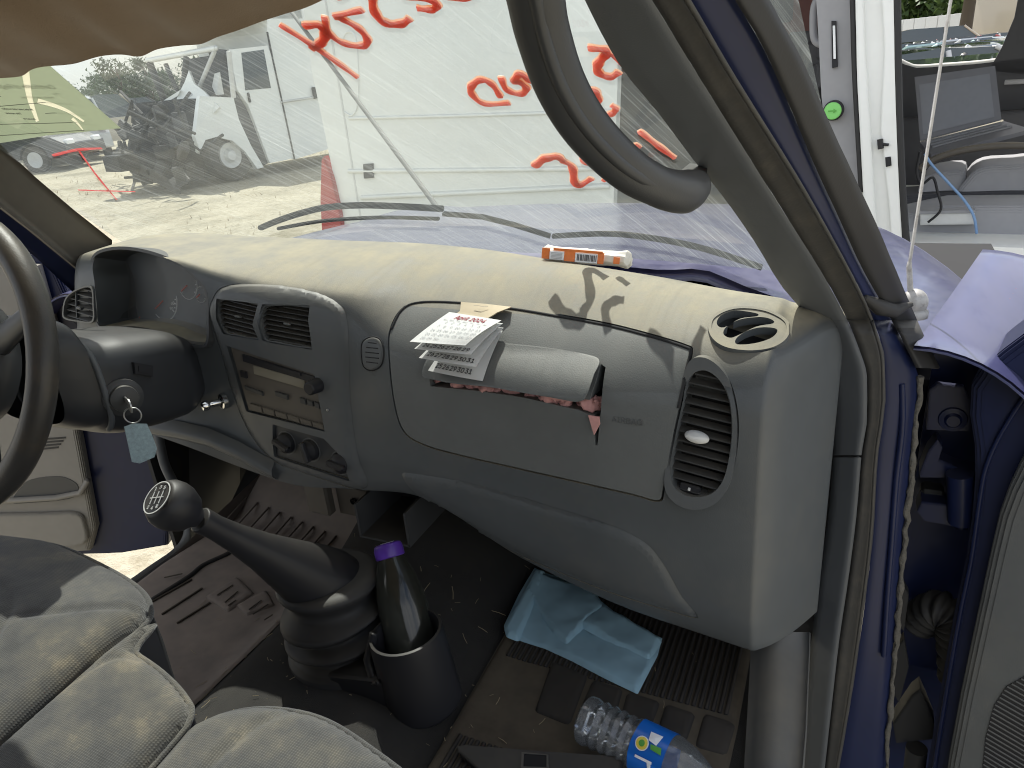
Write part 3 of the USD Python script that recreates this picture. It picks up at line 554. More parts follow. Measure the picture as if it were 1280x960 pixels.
MARKS = [([(348, 35), (385, 58), (420, 82), (446, 101)], 6), ([(378, 37), (397, 36), (405, 47), (400, 58), (388, 65)], 8), ([(404, 25), (410, 45), (427, 58), (451, 62), (458, 54), (447, 40), (426, 28), (419, 25), (452, 17)], 6.5),
    ([(419, 2), (432, -3)], 6), ([(464, -4), (466, 17), (478, 32), (498, 35), (511, 28)], 8), ([(501, 0), (535, 4), (545, 11), (538, 17), (520, 15)], 7), ([(552, 0), (575, 3), (597, -1)], 6),
    ([(625, 126), (615, 111), (602, 104), (589, 111), (589, 122), (605, 134), (636, 133)], 6.5), ([(625, 101), (632, 116), (649, 122), (657, 115), (649, 107), (642, 106), (649, 97), (662, 105), (676, 110), (682, 104), (664, 93), (678, 88)], 7),
    ([(734, 65), (754, 67), (757, 72), (747, 84), (747, 95), (761, 101), (773, 95)], 8), ([(764, 72), (776, 84), (788, 92)], 5), ([(730, 118), (741, 118), (746, 128), (742, 138)], 8), ([(747, 149), (761, 148), (769, 141), (763, 136)], 6), ([(704, 161), (713, 160)], 4),
    ([(667, 212), (679, 203), (695, 200), (704, 206)], 9), ([(702, 205), (714, 212), (717, 230), (722, 236), (739, 227)], 7), ([(727, 193), (729, 205), (741, 210), (754, 211)], 7), ([(753, 230), (764, 223)], 5), ([(774, 193), (798, 186)], 8), ([(798, 168), (821, 186), (843, 202)], 6)]
for p, w in MARKS:
    wm_ = obj('wax_stroke', wax(p, w*1.22), 'wax_orange', glass, smooth=True); wm_ = obj('wax_rim', wax(p, w*1.5, .0062), 'wax_edge', glass, smooth=True)
for p, w in (([(65, 197), (95, 190), (126, 188)], 4), ([(97, 190), (120, 222), (145, 252)], 2.5), ([(97, 240), (130, 241), (168, 242)], 2.5)): obj('wax_stroke', wax(p, w), 'wax_red', glass, smooth=True)
# ---------------------------------------------------------------- windscreen pillar and door jamb on the passenger side
Y0 = .665; d_lo = (atY(1040, 400, Y0)-C)@F_; d_hi = .50/ray(745, -45)[1]
def jamb(px, py, off=0.0):
    if py <= 400:
        t = (py+40)/440; d = 1/((1-t)/d_hi+t/d_lo)
        return dep(px, py, d+off*d/d_lo)
    return atY(px, py, Y0+off)
def along(cv, rows):
    cv = np.array(cv, float); return PchipInterpolator(cv[:, 1], cv[:, 0])(rows)
RW = np.concatenate([np.arange(-40, 400, 20), np.arange(400, 470, 10), np.arange(470, 1041, 30)])
cT0 = [(704, -45), (724, 0), (770, 85), (815, 140), (860, 200), (900, 250), (940, 308), (975, 355), (1000, 385), (1020, 412), (1036, 455), (1043, 510), (1042, 560), (1036, 640), (1024, 720), (1013, 810), (1008, 850), (1003, 960), (999, 1045)]
cT1 = [(787, -45), (815, 0), (870, 90), (920, 170), (965, 242), (1000, 297), (1028, 342), (1055, 392), (1072, 431), (1084, 474), (1084, 520), (1077, 568), (1071, 640), (1061, 720), (1049, 800), (1041, 870), (1031, 960), (1022, 1045)]
cS1 = [(834, -45), (862, 0), (915, 90), (960, 162), (1000, 226), (1034, 285), (1065, 342), (1092, 400), (1106, 454), (1107, 494), (1097, 575), (1092, 660), (1083, 740), (1072, 820), (1063, 880), (1049, 960), (1036, 1045)]
cB1 = [(892, -45), (919, 0), (955, 62), (990, 140), (1020, 210), (1050, 275), (1075, 330), (1098, 372), (1130, 430), (1148, 475), (1140, 560), (1132, 640), (1124, 720), (1117, 800), (1111, 870), (1104, 960), (1098, 1045)]
cO1 = [(938, -45), (962, 0), (1005, 80), (1040, 160), (1070, 225), (1100, 290), (1125, 350), (1150, 408), (1176, 462)]
def strip(c0, c1, rows, o0, o1, bulge, nv=9, pw=1.0, wob=0.0):
    a, b = along(c0, rows), along(c1, rows); P = []
    for r_, x0, x1 in zip(rows, a, b):
        row = []
        for t in np.linspace(0, 1, nv):
            q = jamb(x0+(x1-x0)*t, r_, o0+(o1-o0)*t); h = bulge*min(1, min(t, 1-t)/.22)**.55*(.8+.2*t)
            row.append(q+unit(C-q)*h*np.linalg.norm(q-C))
        P.append(row)
    P = np.array(P)
    if wob: P += wob*(meshkit.fbm(P*60, 3, 5)-.5)[..., None]*V(1, .6, .3)
    t = sheet(P, .004); return t
up, lo_ = np.append(RW[RW < 569], 569.), RW[RW >= 570]
obj('pillar_trim', strip([(x+7*(y < 330), y) for x, y in cT0], cT1, up, .045, .010, .011, 17), 'pillar_plastic', truck, smooth=50, label='grey trim on the passenger-side windscreen pillar')
obj('jamb_trim', strip(cT0, cT1, np.concatenate([[572], lo_[lo_ > 573]]), .045, .010, .010, 17), 'pillar_plastic', truck, smooth=50)
seal = obj('door_seal', strip(cT1, cS1, RW, .016, .02, .008, 13, wob=.002), 'seal_rubber', truck, smooth=50, label='worn dusty rubber door seal round the passenger doorway')
lip = [jamb(x-3, r_, .004) for x, r_ in zip(along(cS1, RW), RW)]; obj('seal_lip', tube(lip, .002, 8), 'seal_rubber', seal, smooth=True)
obj('door_jamb', strip(cS1, cB1, RW, .035, .06, .006, 9), 'blue_paint', truck, smooth=50, label='blue painted door jamb beside the rubber seal')
Rj = np.arange(480, 830, 20.); mid_ = along([(1126, 470), (1128, 520), (1120, 600), (1114, 680), (1108, 760), (1104, 840)], Rj)
obj('jamb_ridge', tube([jamb(x, r_, .043) for x, r_ in zip(mid_, Rj)], .004, 8), 'blue_paint', truck, smooth=True)
ro = RW[RW <= 460]; obj('drip_moulding', strip(cB1, cO1, ro, .045, .075, .010, 11, wob=.001), 'rubber', truck, smooth=50, label='black moulding along the outside of the windscreen pillar')
obj('moulding_fold', tube([jamb(1080, 372, .03), jamb(1100, 384, .03), jamb(1118, 388, .035), jamb(1140, 380, .05)], [.004, .010, .009, .003], 10), 'rubber', truck, smooth=True)
Rk = np.arange(470, 1045, 12.); kx = along([(1152, 465), (1146, 520), (1141, 580), (1134, 640), (1130, 690), (1125, 740), (1120, 820), (1113, 880), (1108, 960), (1103, 1050)], Rk)
rr = np.random.default_rng(4); kp = np.array([jamb(x+rr.normal()*1.0, r_, .058) for x, r_ in zip(kx, Rk)])
t = tube(kp, .0036*(1+.22*rr.normal(size=len(kp))).clip(.5, 1.5), 10).subdivide(); t.vertices += .004*(meshkit.fbm(t.vertices*120, 3, 2)-.5)[:, None]*V(1, 1, .5)
obj('jamb_sealant', t, 'gasket_dirt', truck, smooth=True, label='ragged dusty sealant bead down the jamb edge')
# hinge pillar, hinges, wiring boot
def pane(pts, y, thick=.012, n=0, back=None):
    fr = Frame(atY(*np.mean(pts, 0), y), (0, -1, 0), (1, 0, 0)); return extrude(fr.poly(pts, n), -thick, 0, fr, min(.003, thick*.4))
obj('hinge_pillar', pane([(1136, 455), (1262, 440), (1240, 1060), (1092, 1060)], .93, .03), 'blue_paint', truck)
obj('hinge_plate', pane([(1162, 488), (1172, 480), (1205, 484), (1212, 500), (1212, 540), (1158, 538)], .80, .01), 'blue_paint', truck)
obj('bolt_head', [lathe([(0, .008), (.008, .008), (.011, .004), (.017, .003), (.018, 0)], 20, (0, -1, 0), atY(1191, 524, .80))], 'blue_paint', truck)
h1 = obj('door_hinge', [pane([(1150, 590), (1160, 565), (1172, 550), (1178, 560), (1174, 575), (1196, 585), (1222, 592), (1222, 598), (1150, 598)], .79, .03), pane([(1146, 640), (1152, 628), (1190, 632), (1205, 648), (1198, 660), (1155, 652)], .78, .035)], 'blue_paint', truck, label='upper door hinge crusted with dust')
a, b = atY(1200, 592, .775), atY(1202, 652, .775); obj('hinge_barrel', [tube([a, a+(b-a)*.5, b], .017, 20), tube([b, b+(b-a)*.12], .008, 12)], 'blue_paint', h1, smooth=40)
obj('hinge_stop', box((.03, .03, .02), atY(1165, 615, .82), None, .004), 'rubber', h1)
wb = [atY(1150, 775, .83), atY(1172, 762, .80), atY(1190, 772, .79), atY(1196, 800, .79), atY(1198, 850, .80)]
wq = spline(wb, 16); obj('wiring_boot', tube(wq, .026+.004*np.sin(np.arange(len(wq))*1.25), 20), 'rubber', truck, smooth=True, label='corrugated rubber wiring boot between jamb and door')
h2 = obj('door_hinge', [pane([(1116, 905), (1140, 870), (1150, 862), (1158, 880), (1168, 905), (1166, 925), (1120, 930)], .79, .03), pane([(1110, 700), (1122, 720), (1136, 745), (1130, 790), (1120, 780), (1112, 740)], .78, .02), pane([(1112, 820), (1130, 800), (1136, 835), (1124, 880), (1112, 860)], .79, .02)], 'rubber', truck, label='lower door hinge and brackets caked with dirt')
a, b = atY(1146, 935, .78), atY(1140, 985, .78); obj('hinge_barrel', tube([a, (a+b)/2, b], .016, 18), 'rubber', h2, smooth=40)
# dark slot between dashboard and jamb, kick panel, firewall
obj('kick_panel', sheet(np.array([[atY(x0+(x1-x0)*t, r_, float(np.interp(r_, [790, 800, 960, 1040], [.605, .60, .42, .335]))+.02*(1-math.sin(math.pi*min(1, t+.15)))) for t in np.linspace(0, 1, 8)] for r_, x0, x1 in ((790, 936, 1012), (820, 938, 1011), (860, 936, 1009), (910, 933, 1007), (960, 930, 1003), (1040, 922, 998))]), .006), 'trim_plastic', truck, smooth=True)
obj('firewall', [box((1.44, .02, .60), (0, 1.10, .70)), box((.09, .02, .6), (.685, .745, .62)), box((.012, .30, .62), (.70, .95, .72)), box((.012, .42, .62), (-.715, .93, .72))], 'void_black', truck, smooth=False)
obj('cowl_strip', grid(lambda u, v: V(.70*u, (.84-.10*abs(u)**2)+(.14-.03*u*u)*v, .995+.04*v), np.linspace(-1, 1, 20), np.linspace(0, 1, 4)), 'black_plastic', truck, smooth=True)
# ---------------------------------------------------------------- roof, rear wall, sagging headlining
def roofp(u, v): return V(.60*u, .40-.08*u*u-1.2*v, 1.575+.05*math.sin(math.pi*min(1, v+.1))*(1-u*u)-.02*u*u)
obj('roof', grid(roofp, np.linspace(-1, 1, 16), np.linspace(0, 1, 12), .03), 'blue_paint', truck, smooth=True)
obj('headlining', grid(lambda u, v: roofp(u*.97, v)-V(0, 0, .05), np.linspace(-1, 1, 16), np.linspace(0.05, 1, 12)), 'headliner_cloth', truck, smooth=True)
rw = [box((1.36, .03, .72), (0, -.80, .82)), box((.16, .03, .50), (-.56, -.80, 1.33)), box((.16, .03, .50), (.56, -.80, 1.33)), box((1.0, .03, .06), (0, -.80, 1.205))]
obj('cab_back', rw, 'trim_plastic', truck, smooth=False); obj('rear_window', box((.95, .006, .34), (0, -.80, 1.40)), 'clear_pane', truck, smooth=False)
for s in (-1, 1): obj('rear_pillar', box((.05, .22, 1.15), (s*.67, -.70, 1.02), None, .02), 'pillar_plastic', truck)
for s in (-1, 1): obj('roof_rail', tube([V(s*.60, .33, 1.53), V(s*.61, -.1, 1.56), V(s*.61, -.6, 1.55), V(s*.64, -.78, 1.5)], .022, 10), 'blue_paint', truck, smooth=True)
for s in (-1, 1): obj('sill', box((.10, 1.1, .12), (s*.74, -.25, .36 if s > 0 else .38), None, .02), 'blue_paint', truck)
edge = [(-120, 100), (-60, 92), (-10, 94), (25, 91), (45, 83), (62, 79), (100, 75), (130, 66), (150, 64), (172, 66), (195, 57), (225, 52), (250, 50), (275, 42), (300, 34), (330, 22), (360, 13), (385, 5), (410, -10), (450, -40)]
eq = spline(edge, 6); low = np.array([atY(px, py, .315-.00003*px) for px, py in eq]); rows = []
for k, s in enumerate(np.linspace(0, 1, 14)):
    q = low.copy(); q[:, 2] += s*(1.552-low[:, 2]); q[:, 1] += -.02*s-.045*math.sin(math.pi*s)+.005*np.sin(low[:, 0]*23+s*3)*(1-s)+.002*np.sin(low[:, 0]*70+s*7)*(1-s); rows.append(q)
obj('sagging_headlining', sheet(np.array(rows), .004), 'headliner_cloth', truck, smooth=True, label='brown headlining cloth hanging loose over the windscreen top')
# grab handle on the pillar
gp = [(655, -70), (668, -10), (678, 40), (700, 105), (733, 160), (780, 208), (820, 232), (852, 240), (872, 234)]
gq = spline(gp, 8); gd = np.linspace(1/d_hi+.28, 1/.60, len(gq))**-1; GP = np.array([dep(x, y, d) for (x, y), d in zip(gq, gd)])
s_ = np.linspace(0, 1, len(GP)); wid = np.interp(s_, [0, .5, .75, .9, 1], [.0172, .0158, .0145, .0168, .0135])
gh = obj('grab_handle', tube(GP, wid, 20, flat=.8, up=unit(C-GP.mean(0))), 'dark_plastic', truck, smooth=True, label='black curved grab handle on the windscreen pillar')
gl = np.array([p+unit(C-p)*.0122+np.array(V(0, 0, 0)) for p in GP[4:52]]); obj('handle_ridge', tube(gl, .0045, 8), 'dark_plastic', gh, smooth=True)
foot = [dep(845, 218, .63), dep(862, 204, .665), dep(884, 206, .67), dep(884, 232, .61), dep(868, 240, .598), dep(848, 236, .598)]
obj('handle_foot', trimesh.convex.convex_hull(np.vstack([foot, np.array(foot)+F_*.03])), 'dark_plastic', gh, smooth=40)
# ---------------------------------------------------------------- hood, fender, wipers, antenna
def hood_edge(y): return np.interp(y, [.70, 1.29, 1.6, 1.9], [.755, .90, .93, .90])
def hoodp(u, v):
    ya, yc = .985-.03*u*u-.235*abs(u)**4, 1.93-.64*abs(u)**6; y2 = ya+(yc-ya)*v; e = .755+.145*v
    z = 1.062-.03*v-.20*max(0, v-.55)**2-.03*u*u-.02*abs(u)**6+.014*math.exp(-((abs(u)-.62)/.07)**2)
    return V(u*e, y2, z)
hd = obj('hood', grid(hoodp, np.linspace(-1, 1, 50), np.linspace(0, 1, 24), .02), 'hood_paint', truck, smooth=True, label='faded chalky blue hood beyond the windscreen')
def fendp(s):
    def f(u, v):
        y = .70+1.03*u; x0 = hood_edge(y)+.010; a = v*1.35; bul = .03*math.exp(-((y-1.25)/.3)**2)
        return V(s*(x0+(.20+bul)*math.sin(a)), y, 1.035-.02*u-.42*max(0, y-1.2)+bul*.4-.26*(1-math.cos(a)))
    return f
for s, lb_ in ((1, 'faded blue right fender with orange wax mark'), (-1, None)): fd = obj('fender', grid(fendp(s), np.linspace(0, 1, 24), np.linspace(0, 1, 16), .006 if s > 0 else -.006), 'faded_blue_paint', truck, smooth=True, label=lb_)
mk = [[(1262, 376), (1263, 366), (1269, 362), (1272, 372), (1277, 380)], [(1272, 352), (1277, 345), (1284, 352), (1276, 360)]]
for m in mk:
    q = spline(m, 5); P = []
    for px, py in q:
        best = min(((np.linalg.norm(np.cross(fendp(1)(u, v)-C, unit(ray(px, py)))), u, v) for u in np.linspace(0, 1, 40) for v in np.linspace(0, 1, 30))); P.append(fendp(1)(best[1], best[2])+V(.0, -.002, .004))
    obj('wax_mark', tube(np.array(P), .0022, 8), 'wax_orange', truck, smooth=True)
def outer(pts, off): return np.array([ws_hit(*p)[0]-ws_hit(*p)[1]*off for p in pts])
wp = obj('wiper', [tube(outer(spline([(322, 301), (345, 292), (375, 283), (405, 277), (450, 275), (500, 277), (548, 280)], 5), .03), .010, 10, flat=.6), tube(outer(spline([(345, 297), (400, 288), (470, 284), (545, 286)], 5), .02), .006, 10, flat=.6)], 'wiper_rubber', truck, smooth=True, label='worn left wiper blade at the foot of the windscreen')
obj('wiper_link', tube(outer([(552, 280), (600, 284), (640, 294), (685, 308)], .02), .009, 10, flat=.5), 'wiper_rubber', wp, smooth=True)
obj('wiper', tube(outer(spline([(690, 308), (760, 306), (820, 313), (880, 326), (950, 349)], 5), .02), .008, 10, flat=.6), 'wiper_rubber', truck, smooth=True, label='right wiper blade low on the windscreen')
w0 = np.array([fendp(1)(.15, v)-V(0, 0, .012) for v in np.linspace(0, 1, 14)]); wl = w0.copy(); wl[:, 2] = .42
obj('inner_fender', sheet(np.array([w0, wl]), .004), 'blue_paint', truck, smooth=False); obj('engine_bay_liner', [box((.9, .85, .01), (.52, 1.28, .93)), box((1.5, .012, .35), (0, 1.02, .86))], 'void_black', truck, smooth=False)
ab = atZ(1143, 378, 1.052); an = obj('antenna', [tube([ab+V(-.006, 0, .012), ab+V(-.012, .0, .05), ab+V(-.012, -.0, .056)], [.0038, .0034, .0026], 10), tube([ab+V(-.012, 0, .05), ab+V(-.006, -.015, .35), ab+V(.002, -.03, .72)], [.0021, .0018, .0016], 8)], 'aluminium_stick', truck, smooth=True, label='thin worn radio antenna standing on the right fender')
obj('antenna_base', [trimesh.Trimesh(trimesh.creation.icosphere(3, .017).vertices*V(1, 1, 1.1)+ab, trimesh.creation.icosphere(3, .017).faces), lathe([(.019, -.02), (.019, -.012), (.012, -.004), (0, -.004)], 20, None, ab)], 'aluminium_stick', an, smooth=True)
# ---------------------------------------------------------------- passenger door, swung open
al = math.radians(14); df = Frame((.86, .735, .8), (-math.sin(al), -math.cos(al), 0), (math.cos(al), -math.sin(al), 0))
dr = obj('passenger_door', extrude(df.poly([(1340, 385), (1280, 420), (1253, 440), (1228, 461), (1212, 484), (1210, 520), (1216, 560), (1217, 600), (1213, 650), (1206, 700), (1191, 770), (1175, 860), (1158, 960), (1142, 1060), (1340, 1060)]), -.10, 0, df, .014), 'blue_paint', truck, smooth=45, label='open passenger door with blue shell and grey inner panel')
obj('door_flange', tube([df.at(*p, .003) for p in spline([(1330, 425), (1282, 494), (1262, 524), (1244, 556), (1231, 590), (1224, 630), (1214, 700), (1200, 768), (1184, 860), (1168, 960), (1156, 1050)], 5)], .0032, 8), 'blue_paint', dr, smooth=True)
obj('door_panel', extrude(df.poly(np.array([(1340, 480), (1280, 566), (1265, 597), (1253, 630), (1244, 668), (1237, 700), (1222, 770), (1205, 850), (1190, 930), (1172, 1060), (1340, 1060)])), .004, .034, df, .016), 'trim_plastic', dr, smooth=45)
GR = [(1330, 818), (1290, 822), (1262, 838), (1247, 862), (1237, 900), (1232, 950), (1232, 1010), (1330, 1010)]; gpo = df.poly(GR)
obj('speaker_well', extrude(gpo, .0342, .0350, df), 'black_plastic', dr, smooth=False); x0, y0, x1, y1 = gpo.bounds; rib = []
for k in range(44):
    y = y1+.03-(y1-y0+.03)*k/44*1.0; sgm = LineString([(x0-.05, y+.02), (x1+.05, y-.035)]).intersection(gpo.buffer(-.0005))
    if sgm.is_empty or sgm.length < .004: continue
    (ax, ay), (bx, by) = sgm.coords[0], sgm.coords[-1]; a, b = df.pt(ax, ay, .0352), df.pt(bx, by, .0352); rib.append(tube([a, (a+b)/2, b], .0013, 6))
obj('speaker_grille', rib, 'trim_plastic', dr, kind='stuff', smooth=True)
# ---------------------------------------------------------------- driver's side: pillar, open door, sill seal
lt = [[atX(x, y, xx) for x, y, xx in ((px, py0+(py1-py0)*t, -.60-.06*s-.03*t)for t in np.linspace(0, 1, 7))] for s, px, py0, py1 in ((-1.1, -300, -105, -25), (-.5, -170, 22, 102), (0, -60, 125, 205), (.3, 0, 180, 258), (.55, 45, 222, 293), (.8, 92, 262, 332), (1, 140, 300, 372))]
obj('pillar_trim', sheet(np.array(lt), -.02), 'brown_plastic', truck, smooth=True, label='brownish trim on the driver-side windscreen pillar')
lb2 = [[atX(px, py0+(py1-py0)*t, -.70-.02*t) for t in np.linspace(0, 1, 5)] for px, py0, py1 in ((-300, -20, 20), (-170, 110, 145), (-60, 215, 250), (0, 255, 286), (45, 290, 322), (92, 328, 366), (120, 350, 400))]
obj('door_jamb', sheet(np.array(lb2), -.02), 'blue_paint', truck, smooth=True, label='blue painted jamb beside the steering wheel')
be = math.radians(25); ddf = Frame((-.82, .78, .7), (math.sin(be), -math.cos(be), 0), (math.cos(be), math.sin(be), 0))
dd = obj('driver_door', extrude(ddf.poly([(-120, 300), (60, 320), (95, 400), (215, 520), (213, 600), (208, 684), (150, 694), (60, 697), (-120, 690)]), -.12, -.004, ddf, .01), 'blue_paint', truck, smooth=45, label='open driver door with blue edge and grey inner panel')
obj('door_panel', extrude(ddf.poly([(-120, 318), (52, 330), (72, 400), (96, 500), (107, 560), (116, 610), (124, 655), (116, 684), (60, 688), (-120, 682)]), -.002, .020, ddf, .010), 'door_trim_tan', dd, smooth=45)
obj('armrest_recess', extrude(ddf.poly([(30, 606), (45, 594), (80, 590), (100, 598), (103, 608), (92, 618), (40, 623), (22, 622)], 4), .0202, .0215, ddf), 'dark_plastic', dd, smooth=False)
obj('armrest_ledge', tube([ddf.at(*p, .024) for p in ((-60, 628), (20, 625), (70, 622), (100, 616), (110, 600))], .007, 10), 'door_trim_tan', dd, smooth=True)
obj('door_pocket', extrude(ddf.poly([(-60, 640), (60, 634), (104, 634), (114, 650), (112, 672), (60, 676), (-60, 672)], 3), .0202, .030, ddf, .006), 'door_trim_tan', dd, smooth=45)
obj('speaker_slots', [extrude(ddf.poly([(60, 543+4*k), (88-3*k, 541+4*k), (88-3*k, 543+4*k), (60, 545+4*k)]), .0202, .0212, ddf) for k in range(4)], 'black_plastic', dd, smooth=False)
dsp = spline([(197, 540), (205, 578), (219, 608), (234, 640), (236, 660), (231, 678), (216, 694), (190, 712), (160, 733), (110, 765)], 6)
obj('door_seal', tube([atX(x, y, -.685) for x, y in dsp], .011, 10), 'pillar_plastic', truck, smooth=True)
obj('kick_panel', trimesh.convex.convex_hull(np.array([atX(x, y, -.67+d) for d in (0, .02) for x, y in ((236, 560), (300, 575), (300, 650), (262, 690), (238, 668))])), 'dark_plastic', truck)
# ---------------------------------------------------------------- steering
SW = V(-.385, .258, 1.093); ti = math.radians(22); sn = V(0, -math.cos(ti), math.sin(ti)); su = V(1, 0, 0); sv = np.cross(sn, su); sv = sv if sv[2] > 0 else -sv
sw = obj('steering_wheel', tube([SW+.188*(math.cos(a)*su+math.sin(a)*sv) for a in np.linspace(0, 2*np.pi, 72, endpoint=False)], .0178, 16, closed=True), 'wheel_leather', truck, smooth=True, label='dark worn steering wheel with dust on its rim')
obj('hub_cover', lathe([(0, .03), (.05, .028), (.078, .018), (.088, 0), (.085, -.02), (.07, -.03)], 36, sn, SW-sn*.02), 'dark_plastic', sw, smooth=True)
for a in (25, 155, 235, 305):
    d = math.cos(math.radians(a))*su+math.sin(math.radians(a))*sv; obj('spoke', tube([SW+d*.07-sn*.02, SW+d*.12-sn*.012, SW+d*.184], [.022, .017, .013], 12, flat=.6, up=sn), 'dark_plastic', sw, smooth=True)
secs = [(.335, .083, .078, 1.048), (.365, .098, .088, 1.035), (.378, .102, .088, 1.03), (.385, .106, .078, 1.012), (.45, .114, .080, .99), (.52, .112, .078, .975), (.575, .085, .06, .965)]
def shroud(u, v):
    q = PchipInterpolator([s[0] for s in secs], np.array([s[1:] for s in secs]))(.335+.24*u); a = 2*math.pi*v; e = lambda c: math.copysign(abs(c)**.5, c)
    return V(-.387+q[0]*e(math.cos(a)), .335+.24*u, q[2]+q[1]*e(math.sin(a)))
sc = obj('steering_column', grid(shroud, np.linspace(0, 1, 40), np.linspace(0, 1, 49)), 'shroud_plastic', truck, smooth=40, label='black steering column shroud with ignition lock')
obj('shroud_trim', tube([shroud(.21, v)+V(0, -.002, 0) for v in np.linspace(-.13, .62, 40)], .0045, 8), 'pillar_plastic', sc, smooth=True)
ig = atX(154, 497, -.272); iax = unit(V(.9, -.45, .05))
obj('ignition_lock', [lathe([(.028, -.004), (.028, .001), (.022, .004), (.020, .004), (.019, .010), (.011, .012), (0, .012)], 32, iax, ig)], 'dark_plastic', sc, smooth=40)
fr = Frame(atX(179, 462, -.270), (1, -.05, 0), (.05, 1, 0)); obj('blank_switch', [extrude(fr.poly([(167, 453), (191, 457), (191, 471), (168, 467)]), -.006, .0015, fr, .001), extrude(fr.poly([(172, 457), (187, 459), (187, 467), (172, 464)]), .0012, .0025, fr)], 'black_plastic', sc, smooth=False)
obj('tilt_lever', tube([V(-.46, .36, 1.10), V(-.50, .34, 1.11), V(-.53, .33, 1.115)], [.006, .005, .008], 10), 'black_plastic', sc, smooth=True)
# key in the lock with its ring and tag
kx = thing('key_ring', 'ignition key with split ring and blue-grey plastic tag hanging from the column', 'keys')
o = ig+iax*.012; kd = unit(V(.1, -.1, -1))
obj('key', [box((.0025, .011, .024), o+iax*.012, frame3(unit(np.cross(kd, iax)), kd, iax), .001), lathe([(0, -.001), (.0105, -.001), (.0105, .001), (0, .001)], 20, unit(np.cross(kd, iax)), o+iax*.024-kd*-.004)], 'worn_steel', kx)
rc = o+iax*.026+kd*.018; obj('split_ring', [tube([rc+.0115*(math.cos(a)*unit(V(.75, .6, 0))+math.sin(a)*kd) for a in np.linspace(0, 2*np.pi, 32, endpoint=False)], .0011, 8, closed=True)], 'worn_steel', kx, smooth=True)
tf = Frame(rc+kd*.040, unit(C-rc), (1, .6, 0)); obj('key_tag', extrude(Polygon([(-.018, .024), (-.006, .027), (.012, .024), (.017, .006), (.021, -.014), (.016, -.026), (-.004, -.032), (-.014, -.028)]), -.0015, .0015, tf, .0008), 'key_tag', kx, smooth=False, label='worn blue-grey plastic tag')
# ---------------------------------------------------------------- floor
def floorz(x, y):
    x, y = np.asarray(x, float), np.asarray(y, float)
    tun = np.exp(-((x-.03)/.17)**4)*(.045+.17*1/(1+np.exp(-(y-.66)/.055)))
    s_ = np.clip((-.10-x)/.16, 0, 1); return .553+tun+np.clip(y-.80, 0, .3)*.75-.085*s_*s_*(3-2*s_)
obj('carpet', sheet(np.array([[V(x, y, floorz(x, y)+.004*(meshkit.fbm(V(x*14, y*14, 0), 3, 1)-.5)) for y in np.linspace(-.78, 1.1, 100)] for x in np.linspace(-.62, .655, 90)])), 'carpet', truck, smooth=True, label='black floor carpet with scattered straw')
def floor_at(px, py, h=0.0):
    d = ray(px, py); lo, hi = .3, 3
    for _ in range(50):
        m = (lo+hi)/2; P = C+d*m
        if P[2] > floorz(P[0], P[1])+h: lo = m
        else: hi = m
    return C+d*lo
def slab_floor(poly, h0, h1, step=.012, edge=.006, hf=None):
    """a sheet lying on the floor inside the polygon (x, y), top at h1 with a soft rim"""
    x0, y0, x1, y1 = poly.bounds; pts = [poly.exterior.interpolate(s).coords[0] for s in np.arange(0, poly.length, step*.6)]; inn = poly.buffer(-edge)
    for g in getattr(inn, 'geoms', [inn]): pts += [g.exterior.interpolate(s).coords[0] for s in np.arange(0, g.length, step*.6)]
    core = poly.buffer(-edge-step*.4)
    pts += [(x, y) for x in np.arange(x0, x1, step) for y in np.arange(y0, y1, step) if core.contains(Point(x, y))]
    pts = np.array(pts); tri = Delaunay(pts).simplices; tri = tri[[poly.buffer(1e-4).contains(Point(c)) for c in pts[tri].mean(1)]]
    d = np.array([poly.exterior.distance(Point(p)) for p in pts]); t = np.clip(d/edge, 0, 1); z = floorz(pts[:, 0], pts[:, 1])+h0+(h1-h0)*np.sqrt(1-(1-t)**2)
    if hf is not None: z = z+hf(pts[:, 0], pts[:, 1])*t
    v = np.column_stack([pts, z]); m = trimesh.Trimesh(v, tri, process=False)
    if m.face_normals[:, 2].mean() < 0: m.invert()
    return m
# driver's mat
DM = Polygon([(-.60, .18), (-.22, .18), (-.20, .5), (-.215, .72), (-.25, .90), (-.57, .90), (-.605, .6)])
dm = thing('floor_mat', 'reddish-brown dirt-caked mat in the driver footwell', 'floor mat', 'floor mats in the cab')
obj('mat', slab_floor(DM, .003, .010, .014), 'dirty_mat', dm, smooth=True)
def bar(a, b, w, h, hh=.012): 
    a, b = floor_at(*a, hh), floor_at(*b, hh); d = unit(b-a); n = V(0, 0, 1); s = unit(np.cross(n, d)); return box((np.linalg.norm(b-a), w, h), (a+b)/2, frame3(d, s, np.cross(d, s)), .0012)
for a, b in (((202, 768), (253, 735)), ((221, 779), (263, 753)), ((190, 752), (240, 724))): obj('mat_ridge', bar(a, b, .004, .004), 'mat_dusty', dm, smooth=False)
obj('mat_border', tube([floor_at(*p, .012) for p in spline([(190, 750), (225, 728), (240, 718), (255, 706), (285, 692), (310, 676)], 5)], .005, 8), 'mat_rubber', dm, smooth=True)
for q in ([(257, 747), (297, 722), (318, 742), (285, 766)], [(295, 758), (333, 738), (344, 757), (309, 770)]):
    P = [floor_at(*p, .010) for p in q]; obj('raised_pad', slab_floor(Polygon([p[:2] for p in P]), .010, .0145, .01, .003), 'dirty_mat', dm, smooth=True)
for a, b in (((271, 744), (291, 731)), ((281, 753), (297, 739)), ((285, 757), (295, 750)), ((311, 762), (327, 750)), ((316, 768), (335, 755)), ((205, 722), (228, 717)), ((330, 775), (341, 768))): obj('pad_groove', bar(a, b, .0035, .002, .0165), 'mat_dusty', dm, smooth=False)
